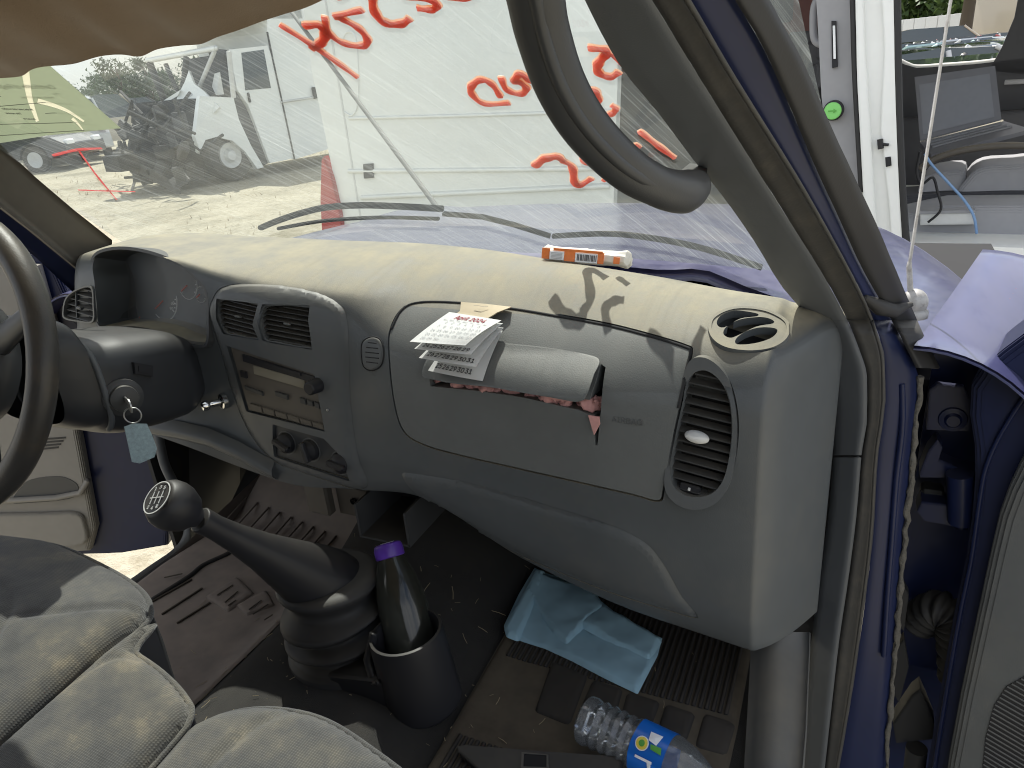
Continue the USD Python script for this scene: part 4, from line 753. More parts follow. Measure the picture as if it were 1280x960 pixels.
rib = [bar((300+14*k+8, 622+6*k), (270+14*k, 664+6*k), .004, .005) for k in range(9)]; obj('mat_ribs', rib, 'dirty_mat', dm, kind='stuff', smooth=False)
# passenger's mat
PM = Polygon([(.245, .16), (.60, .16), (.605, .5), (.60, .83), (.52, .87), (.30, .87), (.235, .80), (.24, .5)])
pm = thing('floor_mat', 'black ribbed rubber mat with rectangular pads in the passenger footwell', 'floor mat', 'floor mats in the cab')
obj('mat', slab_floor(PM, .003, .009, .014), 'mat_dusty', pm, smooth=True)
PADS = [[(690, 826), (735, 846), (712, 908), (668, 890)], [(741, 850), (779, 862), (768, 902), (724, 888)], [(784, 865), (826, 878), (812, 914), (774, 902)], [(832, 880), (870, 893), (858, 928), (820, 918)], [(880, 892), (920, 905), (908, 945), (868, 934)]]
for q in PADS: obj('pad', slab_floor(Polygon([floor_at(*p, .009)[:2] for p in q]).buffer(.008).buffer(-.008).buffer(-.006).buffer(.006), .0085, .013, .01, .003), 'mat_rubber', pm, smooth=True)
P0 = floor_at(735, 850, .01); yr = np.linspace(.50, .84, 20)
obj('mat_ribs', [tube([V(x+.0*y, y, floorz(x, y)+.0095) for y in np.linspace(.515+.0*x, .85, 12)], .0032, 6) for x in np.arange(.262, .59, .0088)] + [tube([V(x, y, floorz(x, y)+.0095) for y in np.linspace(.19, .36, 6)], .0032, 6) for x in np.arange(.262, .345, .0088)], 'mat_rubber', pm, kind='stuff', smooth=True)
# straw and grit
r_ = np.random.default_rng(11); st = []
for _ in range(260):
    x, y = (r_.uniform(-.2, .3), r_.uniform(.14, .62)) if r_.random() < .6 else (r_.uniform(-.62, .6), r_.uniform(.12, .7)); L, a = r_.uniform(.004, .03)*(r_.random()**1.2), r_.uniform(0, 6.3)
    zb = .012 if (x < -.16 or x > .24) else .0045
    q = [V(x+L*math.cos(a)*t+L*.2*t*t*math.sin(a), y+L*math.sin(a)*t-L*.2*t*t*math.cos(a), 0) for t in (0, .5, 1)]
    for p in q: p[2] = floorz(p[0], p[1])+zb
    st.append(tube(q, r_.uniform(.00025, .0006), 4))
obj('straw_litter', st, 'straw', None, label='bits of pale straw and grit strewn over the dark cab floor', cat='litter', kind='stuff')
# ---------------------------------------------------------------- gear lever, bellows, cup holder
KN = V(-.030, .258, .936); BL = V(.022, .418, .715); ax = unit(KN-BL)
gs = obj('gear_lever', lathe([(.052, -.05), (.054, .0), (.049, .03), (.037, .08), (.026, .13), (.0185, .18), (.0155, .215), (.0165, .238), (.014, .24), (0, .24)], 32, ax, BL), 'black_plastic', truck, smooth=True, label='black gear lever with round shift knob')
kr = lathe([(0, -.036), (.012, -.034), (.016, -.026), (.024, -.018), (.0295, -.004), (.0305, .006), (.029, .016), (.025, .023), (.021, .0265), (0, .0275)], 36, ax, KN)
kb = obj('shift_knob', kr, 'black_plastic', gs, smooth=40); kf = Frame(KN+ax*.0277, ax, (1, .2, 0))
obj('shift_plate', [extrude(Point(0, 0).buffer(.021).difference(Point(0, 0).buffer(.0198)), 0, .0006, kf)]+[kf.put(box(s, c)) for s, c in (((.024, .0009, .0008), (0, 0, .0004)), ((.0009, .016, .0008), (-.008, 0, .0004)), ((.0009, .016, .0008), (0, 0, .0004)), ((.0009, .016, .0008), (.008, 0, .0004)))]+[text3(t, .0045, kf, x, y, .0004) for t, x, y in (('1', -.008, .012), ('3', 0, .0135), ('5', .008, .012), ('2', -.008, -.012), ('4', 0, -.0135), ('R', .008, -.012))], 'white_plastic', kb, smooth=False)
rg = []; cen = spline([BL+V(.004, .006, .015), V(.028, .422, .68), V(.033, .424, .645), V(.036, .424, .61), V(.036, .424, .57)], 14); n_ = len(cen)
rad_ = [.062+.026*(i/n_)**.6+.010*math.sin(i/n_*2*math.pi*4.2)*(1 if i < n_*.72 else .0)*(1-.3*i/n_) for i in range(n_)]
rad_ = [r if i < n_*.74 else .088+.006*((i-n_*.74)/(n_*.26))**.7 for i, r in enumerate(rad_)]
obj('bellows', tube(cen, rad_, 36), 'rubber', gs, smooth=True)
ch = V(.185, .395, .56); cup = lathe([(.041, .06), (.045, .120), (.0475, .127), (.051, .126), (.0525, .115), (.054, .06), (.055, .008), (.050, .0), (.040, -.004)], 40, V(-.12, .02, 1), ch)
sl = box((.03, .06, .09), ch+V(-.058, -.035, .125), rotz(.6))
ho = obj('cup_holder', [cup, trimesh.convex.convex_hull(np.vstack([tube([V(.06, .42, .562), V(.06, .42, .615)], .075, 16).vertices, tube([ch+V(-.01, 0, .002), ch+V(-.015, 0, .075)], .046, 16).vertices]))], 'black_plastic', truck, smooth=40, label='black floor cup holder moulded beside the gear lever')
obj('holder_hook', tube([ch+V(-.052, -.02, .13), ch+V(-.062, -.03, .09), ch+V(-.05, -.04, .06), ch+V(-.035, -.05, .075)], [.006, .007, .007, .004], 10), 'black_plastic', ho, smooth=True)
# bottle in the holder
bt = thing('drink_bottle', 'dark glass drink bottle with purple cap standing in the cup holder', 'bottle'); b0, b1 = ch+V(.0, .0, .03), atX(485, 684, .105); bax = unit(b1-b0); Lb = np.linalg.norm(b1-b0)
plain('dark_glass', (.022, .023, .019), .16, coat=.3, var=.4, vscale=40)
obj('body', lathe([(0, 0), (.030, 0), (.0355, .006), (.0365, .02), (.0365, Lb*.55), (.034, Lb*.68), (.027, Lb*.82), (.0195, Lb*.93), (.0175, Lb*.97), (0, Lb*.97)], 40, bax, b0), 'dark_glass', bt, smooth=45)
cpm = obj('cap', lathe([(.0192, -.016), (.0215, -.014), (.0215, -.002), (.0195, .004), (.016, .006), (0, .0062)], 36, bax, b1), 'purple_cap', bt, smooth=35)
bf = Frame(b1+bax*.0064, bax, (1, 0, .1)); ov = extrude(Polygon([(.0125*math.cos(a), .0048*math.sin(a)) for a in np.linspace(0, 6.28, 24)]), 0, .0004, bf)
obj('cap_print', ov, 'cap_print', cpm, smooth=False)
# ---------------------------------------------------------------- seats
def cushion(plan, ztop, r, zbot, seams=(), step=.016, crown=.02, sd=.004, front=0.0):
    po = Polygon(spline(plan, 6, True)).buffer(0); ex = po.exterior; pts = []
    for e in (0, .12, .3, .55, .8, 1.0):
        g = po.buffer(-r*e-1e-6); g = max(getattr(g, 'geoms', [g]), key=lambda q: q.area); pts += [g.exterior.interpolate(s).coords[0] for s in np.arange(0, g.length, step*.7)]
    core = po.buffer(-r-step*.5); x0, y0, x1, y1 = po.bounds
    pts += [(x, y) for x in np.arange(x0, x1, step) for y in np.arange(y0, y1, step) if core.contains(Point(x, y))]
    for s_ in seams:
        l = LineString(spline(s_, 8)); pts += [c for c in (l.interpolate(d).coords[0] for d in np.arange(0, l.length, step*.5)) if po.contains(Point(c))]
        for o_ in (.005, -.005, .011, -.011):
            try: l2 = l.parallel_offset(abs(o_), 'left' if o_ > 0 else 'right'); pts += [c for c in (l2.interpolate(d).coords[0] for d in np.arange(0, l2.length, step*.6)) if po.contains(Point(c))]
            except Exception: pass
    pts = np.unique(np.round(np.array(pts), 5), axis=0); tri = Delaunay(pts).simplices; tri = tri[[po.buffer(1e-4).contains(Point(c)) for c in pts[tri].mean(1)]]
    d = np.array([ex.distance(Point(p)) for p in pts]); t = np.clip(1-d/r, 0, 1)
    z = np.array([ztop(*p) for p in pts])-r*(1-np.sqrt(np.clip(1-t*t, 0, 1)))+crown*np.clip((d-r)/.15, 0, 1)**.7
    for s_ in seams:
        l = LineString(spline(s_, 8)); q = np.array([l.distance(Point(p)) for p in pts]); z -= sd*np.exp(-(q/.0055)**2)*np.clip(d/.01, 0, 1)
    z += .004*(meshkit.fbm(np.column_stack([pts*9, z*0]), 3, 9)-.5)
    v = np.column_stack([pts, z]); m = trimesh.Trimesh(v, tri, process=False)
    if m.face_normals[:, 2].mean() < 0: m.invert()
    q = np.array([ex.interpolate(s).coords[0] for s in np.arange(0, ex.length, step*.7)]); zt = np.array([ztop(*p) for p in q])-r
    c = Polygon(q).centroid; side = sheet(np.array([np.column_stack([c.x+(q[:, 0]-c.x)*k, c.y+(q[:, 1]-c.y)*k, zt+(zbot-zt)*h]) for h, k in ((0, 1.0), (.25, 1.006), (.6, 1.0), (1, .97))]+[])); side = sheet(np.array([np.vstack([w, w[:1]]) for w in np.array([np.column_stack([c.x+(q[:, 0]-c.x)*k, c.y+(q[:, 1]-c.y)*k, zt+(zbot-zt)*h]) for h, k in ((0, 1.0), (.25, 1.004), (.6, 1.0), (1, .97))])]))
    pipe = tube(np.column_stack([c.x+(q[:, 0]-c.x)*1.002, c.y+(q[:, 1]-c.y)*1.002, zt+r*.25]), .0032, 6, closed=True)
    return m, side, pipe
zt = lambda x, y: .868-.05*np.clip((.10-y)/.5, 0, 1)-.012*np.clip((y-.14)/.1, 0, 1)
def seat(name, label, plan, seams, crown, r=.045, back=None, ztop=zt, zbot=.63):
    m, s, p = cushion(plan, ztop, r, zbot, seams, crown=crown); st_ = obj(name, m, 'seat_cloth', truck, smooth=True, label=label)
    obj('cushion_side', s, 'seat_side', st_, smooth=50); obj('piping', p, 'seat_cloth', st_, smooth=True)
    if back is not None:
        (bx0, bx1, h) = back; obj('backrest', trimesh.Trimesh(*(lambda b: (b.vertices@np.array([[1, 0, 0], [0, math.cos(-.25), math.sin(-.25)], [0, -math.sin(-.25), math.cos(-.25)]])+V((bx0+bx1)/2, -.56, .82+h/2), b.faces))(box((bx1-bx0, .13, h), (0, 0, 0), None, .04)), process=False), 'seat_cloth', st_)
seat('driver_seat', 'grey cloth driver seat cushion with darker front bolster', [(-.67, .15), (-.50, .215), (-.36, .235), (-.28, .245), (-.19, .235), (-.09, .215), (-.03, .188), (-.004, .150), (-.002, .05), (-.01, -.2), (-.01, -.44), (-.35, -.46), (-.66, -.44)],
     [[(-.60, .20), (-.50, .10), (-.46, -.10), (-.45, -.40)], [(-.66, .12), (-.45, .13), (-.28, .14), (-.14, .10), (-.10, -.05), (-.09, -.40)], [(-.02, .165), (-.12, .10)], [(-.35, .235), (-.45, .13)]], .012, .030, (-.66, -.01, .55))
seat('centre_seat', 'grey cloth centre seat cushion stained tan', [(.003, .122), (.03, .118), (.08, .108), (.13, .092), (.155, .075), (.160, .03), (.158, -.15), (.155, -.44), (.08, -.45), (.003, -.44)], [[(.002, .06), (.03, .10), (.06, .11)]], .008, .020, (.0, .15, .5), lambda x, y: zt(x, y)-.004)
seat('passenger_seat', 'grey cloth passenger seat cushion with curved front edge', [(.166, .02), (.170, .072), (.20, .100), (.24, .114), (.29, .116), (.36, .100), (.45, .075), (.55, .05), (.61, -.02), (.60, -.2), (.58, -.44), (.35, -.46), (.168, -.44)], [[(.262, .116), (.235, .07), (.225, -.05), (.23, -.4)]], .014, .028, (.165, .52, .55))
# ---------------------------------------------------------------- things lying in the cab
# calendar pad hanging on the torn airbag cover
cd = thing('tear_off_calendar', 'small white tear-off calendar with red April heading stuck to the airbag cover', 'calendar')
def on_dash(px, py, out):
    P, N = cast([(px, py)]); return P[0]+N[0]*out
hd_ = [[on_dash(x, y, o) for (x, y), o in zip(r, q)] for r, q in (([(577, 379), (608, 381), (640, 386)], (.003, .002, .004)), ([(577, 385), (606, 388), (638, 391)], (.004, .003, .010)), ([(576, 391), (600, 395), (625, 397)], (.004, .004, .012)), ([(570, 396), (595, 399), (612, 402)], (.005, .005, .008)))]
obj('card_header', sheet(np.array(hd_), .0012), 'card_tan', cd, smooth=True, label='curling tan card strip at the top of the calendar')
obj('printed_line', tube([on_dash(594, 386, .0075), on_dash(612, 388, .0075)], .0006, 4, flat=.3), 'ink_dark', cd)
def leaf(q, outs, curl, n=14):
    """paper leaf from four picture points (top left, top right, bottom right, bottom left), lifted off the cover"""
    c = [on_dash(*p, o) for p, o in zip(q, outs)]; N = unit(V(0, -1, .35))
    return lambda u, v: (c[0]*(1-u)+c[1]*u)*(1-v)+(c[3]*(1-u)+c[2]*u)*v + N*(curl*math.sin(math.pi*v)*(.4+.6*u)+.004*math.sin(math.pi*u)*v)
def on_leaf(t, f, w, h, off=.0006):
    """lettering drawn in a w x h rectangle laid on the leaf"""
    v = t.vertices.copy(); P = np.array([f(np.clip(a/w, 0, 1), np.clip(1-b/h, 0, 1)) for a, b in v[:, :2]]); t.vertices = P+unit(V(0, -.6, .8))*off*2.2; return t
def flat_text(s, h, x, y, bold=False): t = meshkit.text_mesh(s, h, .00001, bold); t.vertices[:, :2] += V(x, y)-t.bounds.mean(0)[:2]; return t
W0, H0 = .09, .07
LV = [([(577, 408), (630, 416), (611, 475), (545, 462)], (.004, .005, .016, .020), .004, ['', '', '', '', '25 26 29 30 31']), ([(574, 405), (632, 414), (607, 463), (538, 451)], (.007, .008, .026, .030), .005, ['', '', '', '', '26 27 28 29 30 31']),
      ([(571, 402), (632, 410), (603, 453), (535, 444)], (.010, .011, .034, .037), .006, ['', '', '', '', '24 25 26 27 28 29']), ([(566, 397), (631, 408), (598, 445), (532, 439)], (.013, .014, .040, .044), .008, ['1 2 3 4 5 6', '7 8 9 10 11 12 13', '14 15 16 17 18 19 20', '21 22 23 24 25 26 27', '28 29 30'])]
for k, (q, o, c_, rows_) in enumerate(LV):
    f = leaf(q, o, c_); lf = obj('calendar_leaf', grid(f, np.linspace(0, 1, 12), np.linspace(0, 1, 14), .0004), 'thin_paper', cd, smooth=True)
    pr = []
    for j, s in enumerate(rows_):
        if s:
            ws_ = s.split()
            for i, w in enumerate(ws_):
                col = i+.6 if j else i+1
                if k < 3: pr.append(on_leaf(flat_text(w, .0066, .014+i*.0128, .009, True), f, W0, H0))
                else: pr.append(on_leaf(flat_text(w, .0045, .008+col*.0113, H0-.022-j*.0095), f, W0, H0))
    if pr: obj('printed_dates', pr, 'ink_dark' if k < 3 else 'ink_grey', lf, smooth=False)
    if k == 3:
        obj('printed_heading', on_leaf(flat_text('April 2024', .0075, .047, H0-.0095, True), f, W0, H0), 'ink_red', lf, smooth=False)
        obj('printed_days', [on_leaf(flat_text(w, .0028, .012+i*.0113, H0-.0165), f, W0, H0) for i, w in enumerate(('Sun', 'Mon', 'Tue', 'Wed', 'Thu', 'Fri', 'Sat'))], 'ink_grey', lf, smooth=False)
# snack wrapper against the windscreen
wr = thing('snack_wrapper', 'crumpled orange and white snack wrapper with barcode lying at the windscreen foot', 'wrapper')
wa, wbx = atZ(676, 316, 1.135), atZ(786, 325, 1.128); wu = unit(wbx-wa); wn = unit(np.cross(wu, V(0, 0, 1))); wf = Frame((wa+wbx)/2, unit(wn+V(0, 0, .25)), wu); Lw = np.linalg.norm(wbx-wa)
wp_ = box((Lw, .021, .022), (0, 0, -.011), None, .006); wp_ = wp_.subdivide().subdivide().subdivide(); q = wp_.vertices; q += .0045*(np.stack([meshkit.fbm(q*60, 3, s) for s in (1, 2, 3)], 1)-.5); q[:, 1] += .004*np.exp(-((np.abs(q[:, 0])-Lw/2)/.008)**2)*np.sin(q[:, 2]*500)
obj('wrap', wf.put(wp_), 'wrap_white', wr, smooth=55)
lx = lambda px: wf.uv(px, 320)[0]
for x0, x1, m, n_, y0, y1 in ((678, 688, 'orange_wrap', 'printed_panel', -.008, .008), (688, 706, 'label_white', 'text_panel', -.008, .004), (706, 720, 'orange_wrap', 'printed_panel', -.009, .006), (720, 748, 'label_white', 'barcode_panel', -.009, .004), (748, 756, 'orange_wrap', 'printed_panel', -.009, .007), (692, 754, 'orange_wrap', 'printed_panel', .005, .009), (768, 776, 'orange_wrap', 'printed_panel', -.007, .003)):
    pp = wf.put(box((lx(x1)-lx(x0), y1-y0, .0012), ((lx(x0)+lx(x1))/2, (y0+y1)/2, .0028+.0006*(n_ != 'printed_panel')), None, .0004)); p_ = obj(n_, pp, m, wr, smooth=False)
    if n_ == 'barcode_panel':
        r2 = np.random.default_rng(2); xs_ = np.cumsum(r2.uniform(.0012, .0026, 14)); xs_ = xs_/xs_[-1]*(lx(747)-lx(722)); obj('bars', [wf.put(box((.0009, .009, .0006), (lx(722)+x-.0005, -.002, .0044))) for x in xs_], 'barcode_ink', p_, smooth=False)
    if n_ == 'text_panel': obj('print', [wf.put(box((lx(704)-lx(690), .0007, .0004), ((lx(690)+lx(704))/2, -.006+.002*k, .0043))) for k in range(5)], 'ink_grey', p_, smooth=False)
# green notice on the windscreen
look('tape_tan', {'p': ('principled_bsdf', {'roughness': .8, 'base_color': (.8, .76, .64)}), 't': ('translucent_bsdf', {'color': (.95, .92, .8)}), 'm': ('mix_closure', {'fac': .6})}, [('p.BSDF', 'm.closure1'), ('t.BSDF', 'm.closure2')], surface='m.closure')
nt = thing('paper_notice', 'olive green paper notice with reversed print taped inside the windscreen', 'notice')
def on_ws(px, py, off=.004): P, n = ws_hit(px, py); return P+n*off
nc = [on_ws(-70, 80), on_ws(58, 78), on_ws(151, 160), on_ws(-70, 190)]
nf = lambda u, v: (nc[0]*(1-u)+nc[1]*u)*(1-v)+(nc[3]*(1-u)+nc[2]*u)*v
Fn = Frame(on_ws(45, 125, .009), ws_hit(45, 125)[1], on_ws(90, 122, .009)-on_ws(10, 128, .009)); tears = []
for pts, w in (([(31, 84), (34, 105), (37, 122), (42, 138), (47, 152)], 9), ([(47, 126), (65, 131), (85, 139), (105, 152)], 6), ([(90, 148), (97, 154), (104, 163)], 4)):
    q = spline(pts, 5); nq = np.gradient(q, axis=0); nq = np.column_stack([-nq[:, 1], nq[:, 0]])/np.linalg.norm(nq, axis=1)[:, None]; ww = (w/2*np.linspace(1.15, .45, len(q)))[:, None]; tears.append(Fn.poly(np.vstack([q+nq*ww, (q-nq*ww)[::-1]])))
obj('sheet', extrude(Fn.poly([(-70, 80), (58, 78), (151, 160), (60, 169), (-70, 190)]).difference(unary_union(tears)), 0, .0004, Fn), 'notice_paper', nt, smooth=False)
for t_ in tears: obj('torn_strip', extrude(t_, -.0006, -.0003, Fn), 'tape_tan', nt, smooth=False)
nn = unit(C-nf(.5, .5))
def notice_text(s, h, px, py, ang):
    fr_ = Frame(on_ws(px, py, .012), ws_hit(px, py)[1], on_ws(px+20, py-20*ang, .012)-on_ws(px, py, .012)); t = meshkit.text_mesh(s, h, .0002); t.vertices[:, :2] -= t.bounds.mean(0)[:2]; t.vertices[:, 0] *= -1; t.invert(); return fr_.put(t)
obj('mirrored_heading', notice_text('Certificate of Registry', .009, 30, 99, .12), 'ink_dark', nt, smooth=False)
obj('mirrored_print', [notice_text(s, .004, x, y, .12) for s, x, y in (('1964', 74, 103), ('Vehicle make and owner', 50, 112), ('Date', 0, 111), ('Model year and number', 25, 128), ('Title number', 20, 133), ('Issued to', 40, 140))], 'ink_dark', nt, smooth=False)
obj('ruled_line', [tube([on_ws(x0, y0, .012), on_ws((x0+x1)/2, (y0+y1)/2, .012), on_ws(x1, y1, .012)], .0004, 4) for x0, y0, x1, y1 in ((-40, 128, 96, 116), (60, 133, 110, 131), (-40, 148, 125, 144), (-40, 164, 130, 153))], 'ink_dark', nt, smooth=False)
# light blue towel
tw = thing('towel', 'light blue cloth towel folded on the passenger floor mat', 'towel')
TP = [(668, 705), (700, 716), (738, 727), (752, 748), (780, 770), (828, 793), (822, 815), (797, 863), (755, 843), (715, 822), (680, 806), (632, 789), (629, 778), (648, 738)]
tp = Polygon([floor_at(*p, .02)[:2] for p in TP]).buffer(0)
wrk = lambda x, y: .009*(meshkit.fbm(np.column_stack([x*26, y*26, 0*x]), 4, 3)-.45)+.0028*np.sin((x*.8+y)*60+2.5*meshkit.noise(np.column_stack([x*7, y*7, 0*x]), 2))*meshkit.noise(np.column_stack([x*9, y*9, 0*x]), 5)
obj('lower_layer', slab_floor(tp, .0125, .017, .006, .004, wrk), 'blue_towel', tw, smooth=True)
for q, h, nm in (([(668, 705), (738, 727), (756, 752), (730, 776), (708, 800), (692, 786), (668, 752), (657, 730)], .0255, 'folded_flap'), ([(668, 705), (684, 710), (648, 794), (632, 788), (629, 777)], .0255, 'folded_edge'), ([(752, 748), (828, 793), (812, 818), (770, 800), (722, 774)], .0245, 'folded_flap')):
    obj(nm, slab_floor(Polygon([floor_at(*p, .03)[:2] for p in q]).buffer(-.004).buffer(.004), .0165, h, .006, .004, lambda x, y: wrk(x+.05, y)*.9), 'blue_towel', tw, smooth=True)
# empty water bottle
wbt = thing('water_bottle', 'crushed clear plastic water bottle with blue label lying on the floor mat', 'bottle')
A, B = floor_at(728, 897, .046), floor_at(862, 962, .046); ba = unit(B-A); Lb = np.linalg.norm(B-A)
prf = [(0, .004), (.022, .0), (.031, .006)]+[(.0315-.0028*(k % 2), .014+.0065*k) for k in range(int(Lb*.52/.0065))]; zl = prf[-1][1]
prf += [(.031, zl+.004), (.031, zl+.05), (.026, zl+.07), (.014, zl+.095), (.0125, zl+.115)]
bm = lathe(prf, 36, ba, A); bm.vertices += .004*(meshkit.fbm(bm.vertices*35, 3, 8)-.5)[:, None]*V(1, 1, .8)
obj('bottle_shell', bm, 'bottle_plastic', wbt, smooth=30)
lab = lathe([(.0318, zl+.002), (.0318, zl+.046)], 40, ba, A); lab.vertices += .004*(meshkit.fbm(lab.vertices*35, 3, 8)-.5)[:, None]*V(1, 1, .8); lo_b = obj('label', lab, 'label_blue', wbt, smooth=True)
def on_lab(ang, s, off):      # a point of the label: angle round the bottle from its top, distance along it
    x = unit(V(0, 0, 1)-ba*ba[2]); y = np.cross(ba, x); return A+ba*(zl+s)+(x*math.cos(ang)+y*math.sin(ang))*(.0318+off)
def lab_patch(fn, off): 
    return [trimesh.Trimesh(*(lambda P, F: (P, F))(np.array([on_lab(a, s, off) for a, s in pts]+[on_lab(*np.mean(pts, 0), off+.0003)]), [(i, (i+1) % len(pts), len(pts)) for i in range(len(pts))]), process=False) for pts in fn]
yt = np.cross(ba, unit(V(0, 0, 1)-ba*ba[2])); sg = 1 if yt@(C-A) > 0 else -1
circ = lambda r, a0, s0: [(a0+r/.032*math.cos(t), s0+r*math.sin(t)) for t in np.linspace(0, 6.283, 20, endpoint=False)]
obj('round_emblem', lab_patch([circ(.0085, sg*.55, .016)], .0010), 'label_white', lo_b, smooth=False); obj('emblem_ring', lab_patch([circ(.0072, sg*.55, .016)], .0014), 'label_yellow', lo_b, smooth=False); obj('emblem_leaf', lab_patch([circ(.0038, sg*.55, .016)], .0019), 'label_green', lo_b, smooth=False)
obj('printed_patch', lab_patch([[(sg*.0, .02), (sg*.35, .022), (sg*.42, .033), (-sg*.02, .036)]], .0012), 'label_white', lo_b, smooth=False)
obj('printed_patch', lab_patch([[(sg*.45, .026), (sg*.62, .028), (sg*.66, .042), (sg*.42, .040)]], .0012), 'label_green', lo_b, smooth=False)
obj('printed_patch', lab_patch([[(sg*1.0, .012), (sg*1.1, .012), (sg*1.1, .034), (sg*1.0, .034)], [(sg*1.1, .028), (sg*1.35, .030), (sg*1.35, .034), (sg*1.1, .033)]], .0012), 'label_white', lo_b, smooth=False)
cap = lathe([(.0145, zl+.108), (.0145, zl+.122), (.012, zl+.124), (0, zl+.124)], 28, ba, A); obj('cap', cap, 'label_white', wbt, smooth=35)
# loose trim strip on the floor in front of the seat
tf_ = thing('loose_trim_strip', 'black plastic trim strip with a rectangular slot lying before the passenger seat', 'trim piece'); z0 = .585
fr = Frame(atZ(680, 950, z0), (0, -.25, 1), atZ(760, 958, z0)-atZ(600, 945, z0))
obj('strip', extrude(fr.poly([(571, 934), (582, 932), (680, 940), (770, 946), (778, 950), (777, 958), (760, 985), (640, 985), (600, 965), (574, 942)]), -.012, .004, fr, .003), 'black_plastic', tf_, smooth=40)
obj('slot', extrude(fr.poly([(656, 945), (684, 947), (684, 962), (655, 961)]), .0042, .0052, fr), 'void_black', tf_, smooth=False); obj('slot_rim', extrude(fr.poly([(653, 943), (686, 946), (687, 964), (652, 963)]).difference(fr.poly([(656, 945), (684, 947), (684, 962), (655, 961)])), .0038, .0062, fr), 'dark_plastic', tf_, smooth=False)
# ---------------------------------------------------------------- the yard: ground, vans, cars, trees
gr = np.concatenate([-np.geomspace(400, 12, 26), np.linspace(-11.5, 11.5, 60), np.geomspace(12, 400, 26)])
def gz(x, y): 
    p = V(x, y, 0); r_ = math.hypot(x, y); return .10*(meshkit.fbm(p*.35, 3, 4)-.5)*min(1, max(0, (r_-2.5)/4))+.03*(meshkit.fbm(p*2.2, 3, 6)-.5)-.02-.2*min(1, max(0, (y-6)/3))*min(1, max(0, (x+1.5)/2))*min(1, max(0, (75-y)/20))
obj('ground', sheet(np.array([[V(x, y+4, gz(x, y+4)) for y in gr] for x in gr])), 'sand_ground', None, smooth=True, kind='structure')
r_ = np.random.default_rng(3); tuf = []
for _ in range(1500):
    x, y = r_.uniform(-16, 0), r_.uniform(3, 22)
    for k in range(3):
        a, h = r_.uniform(0, 6.28), r_.uniform(.02, .07); d = V(math.cos(a), math.sin(a), 0)*r_.uniform(.03, .12); b = V(x+r_.normal()*.05, y+r_.normal()*.05, gz(x, y)); w = np.cross(d, V(0, 0, 1)); w = w/np.linalg.norm(w)*.006
        tuf.append(np.array([b-w, b+w, b+d+V(0, 0, h)]))
tuf = np.array(tuf).reshape(-1, 3); obj('dry_grass', trimesh.Trimesh(tuf, np.arange(len(tuf)).reshape(-1, 3), process=False), 'straw', None, smooth=False, label='dry straw-coloured grass wisps over the sandy yard', cat='grass', kind='stuff')
# ---- white cargo van alongside, its side and front doors open
vn = thing('cargo_van', 'white cargo van with its side door open, standing right beyond the hood', 'van')
va = V(-2.51, 3.84, 0); vd = unit(V(3.23, -.34, 0)); vf = Frame(va, (vd[1], -vd[0], 0), vd)
def zc(u, z): return (u, z)
out = Polygon([(.0, .42), (.02, .9), (-.01, 1.5), (.03, 2.2), (.08, 2.62), (6.4, 2.62), (6.4, .42)])
sl = vf.poly([(772, -300), (772, 100), (767, 250), (762, 420), (1092, 420), (1076, 240), (1067, 100), (1064, 0), (1060, -150)])
fd_ = vf.poly([(1120, -180), (1121, 0), (1123, 120), (1127, 240), (1137, 420), (1700, 420), (1700, -180)])
sl, fd_ = sl.intersection(Polygon([(0, .52), (7, .52), (7, 2.35), (0, 2.35)])), fd_.intersection(Polygon([(0, .52), (6.1, .52), (6.1, 2.25), (0, 2.25)]))
obj('side_panel', extrude(out.difference(sl).difference(fd_), -.05, 0, vf), 'van_paint', vn, smooth=False, label='white side panel with two open doorways')
obj('panel_groove', [vf.put(box((.012, 2.1, .008), (vf.uv(px, 150)[0], 1.5, -.001))) for px in (431,)], 'van_trim', vn, smooth=False)
gl_ = lambda pts, r, m, nm, off=.0: obj(nm, tube([vf.pt(*vf.uv(*p), off) for p in pts], r, 8), m, vn, smooth=True)
gl_([(436, 214), (540, 213), (640, 212), (763, 210)], .014, 'van_paint', 'body_crease'); gl_([(436, 148), (560, 145), (690, 141), (768, 138)], .010, 'van_paint', 'body_crease'); gl_([(452, 247), (600, 240), (762, 232)], .016, 'van_paint', 'body_crease')
gl_(spline([(429, 48), (434, 40), (444, 46), (448, 90), (447, 130), (440, 144), (431, 140)], 4), .007, 'van_paint', 'stamped_outline')
obj('fuel_latch', extrude(vf.poly([(455, 205), (467, 204), (468, 222), (456, 223)]), .0, .012, vf, .004), 'black_plastic', vn)
obj('tail_light', extrude(vf.poly([(405, 199), (412, 205), (418, 220), (424, 245), (430, 275), (430, 300), (406, 300)], 2), -.02, .03, vf, .012), 'red_lens', vn, smooth=45)
Wv = 1.95; bx = lambda u0, u1, z0_, z1, w0, w1: vf.put(box((u1-u0, z1-z0_, w1-w0), ((u0+u1)/2, (z0_+z1)/2, (w0+w1)/2)))
us0, us1 = sl.bounds[0], sl.bounds[2]; uf0 = fd_.bounds[0]
obj('body_shell', [bx(.06, 6.4, 2.56, 2.68, -Wv, -.002), bx(.02, .07, .45, 2.56, -Wv, -.052), bx(.07, 6.3, .44, .50, -Wv+.06, -.055), bx(6.3, 6.38, .45, 1.3, -Wv+.06, -.055), bx(.07, uf0-.25, .50, 2.55, -Wv, -Wv+.05)], 'van_paint', vn, smooth=False)
for k, (uu, ww) in enumerate(((1.0, -.25), (5.3, -.25), (1.0, -Wv+.25), (5.3, -Wv+.25))): obj('wheel', lathe([(.0, -.1), (.2, -.1), (.33, -.1), (.35, -.07), (.35, .07), (.33, .1), (.2, .1), (0, .08)], 28, vf.n, vf.pt(uu, .35, ww)), 'tyre', vn, smooth=40)
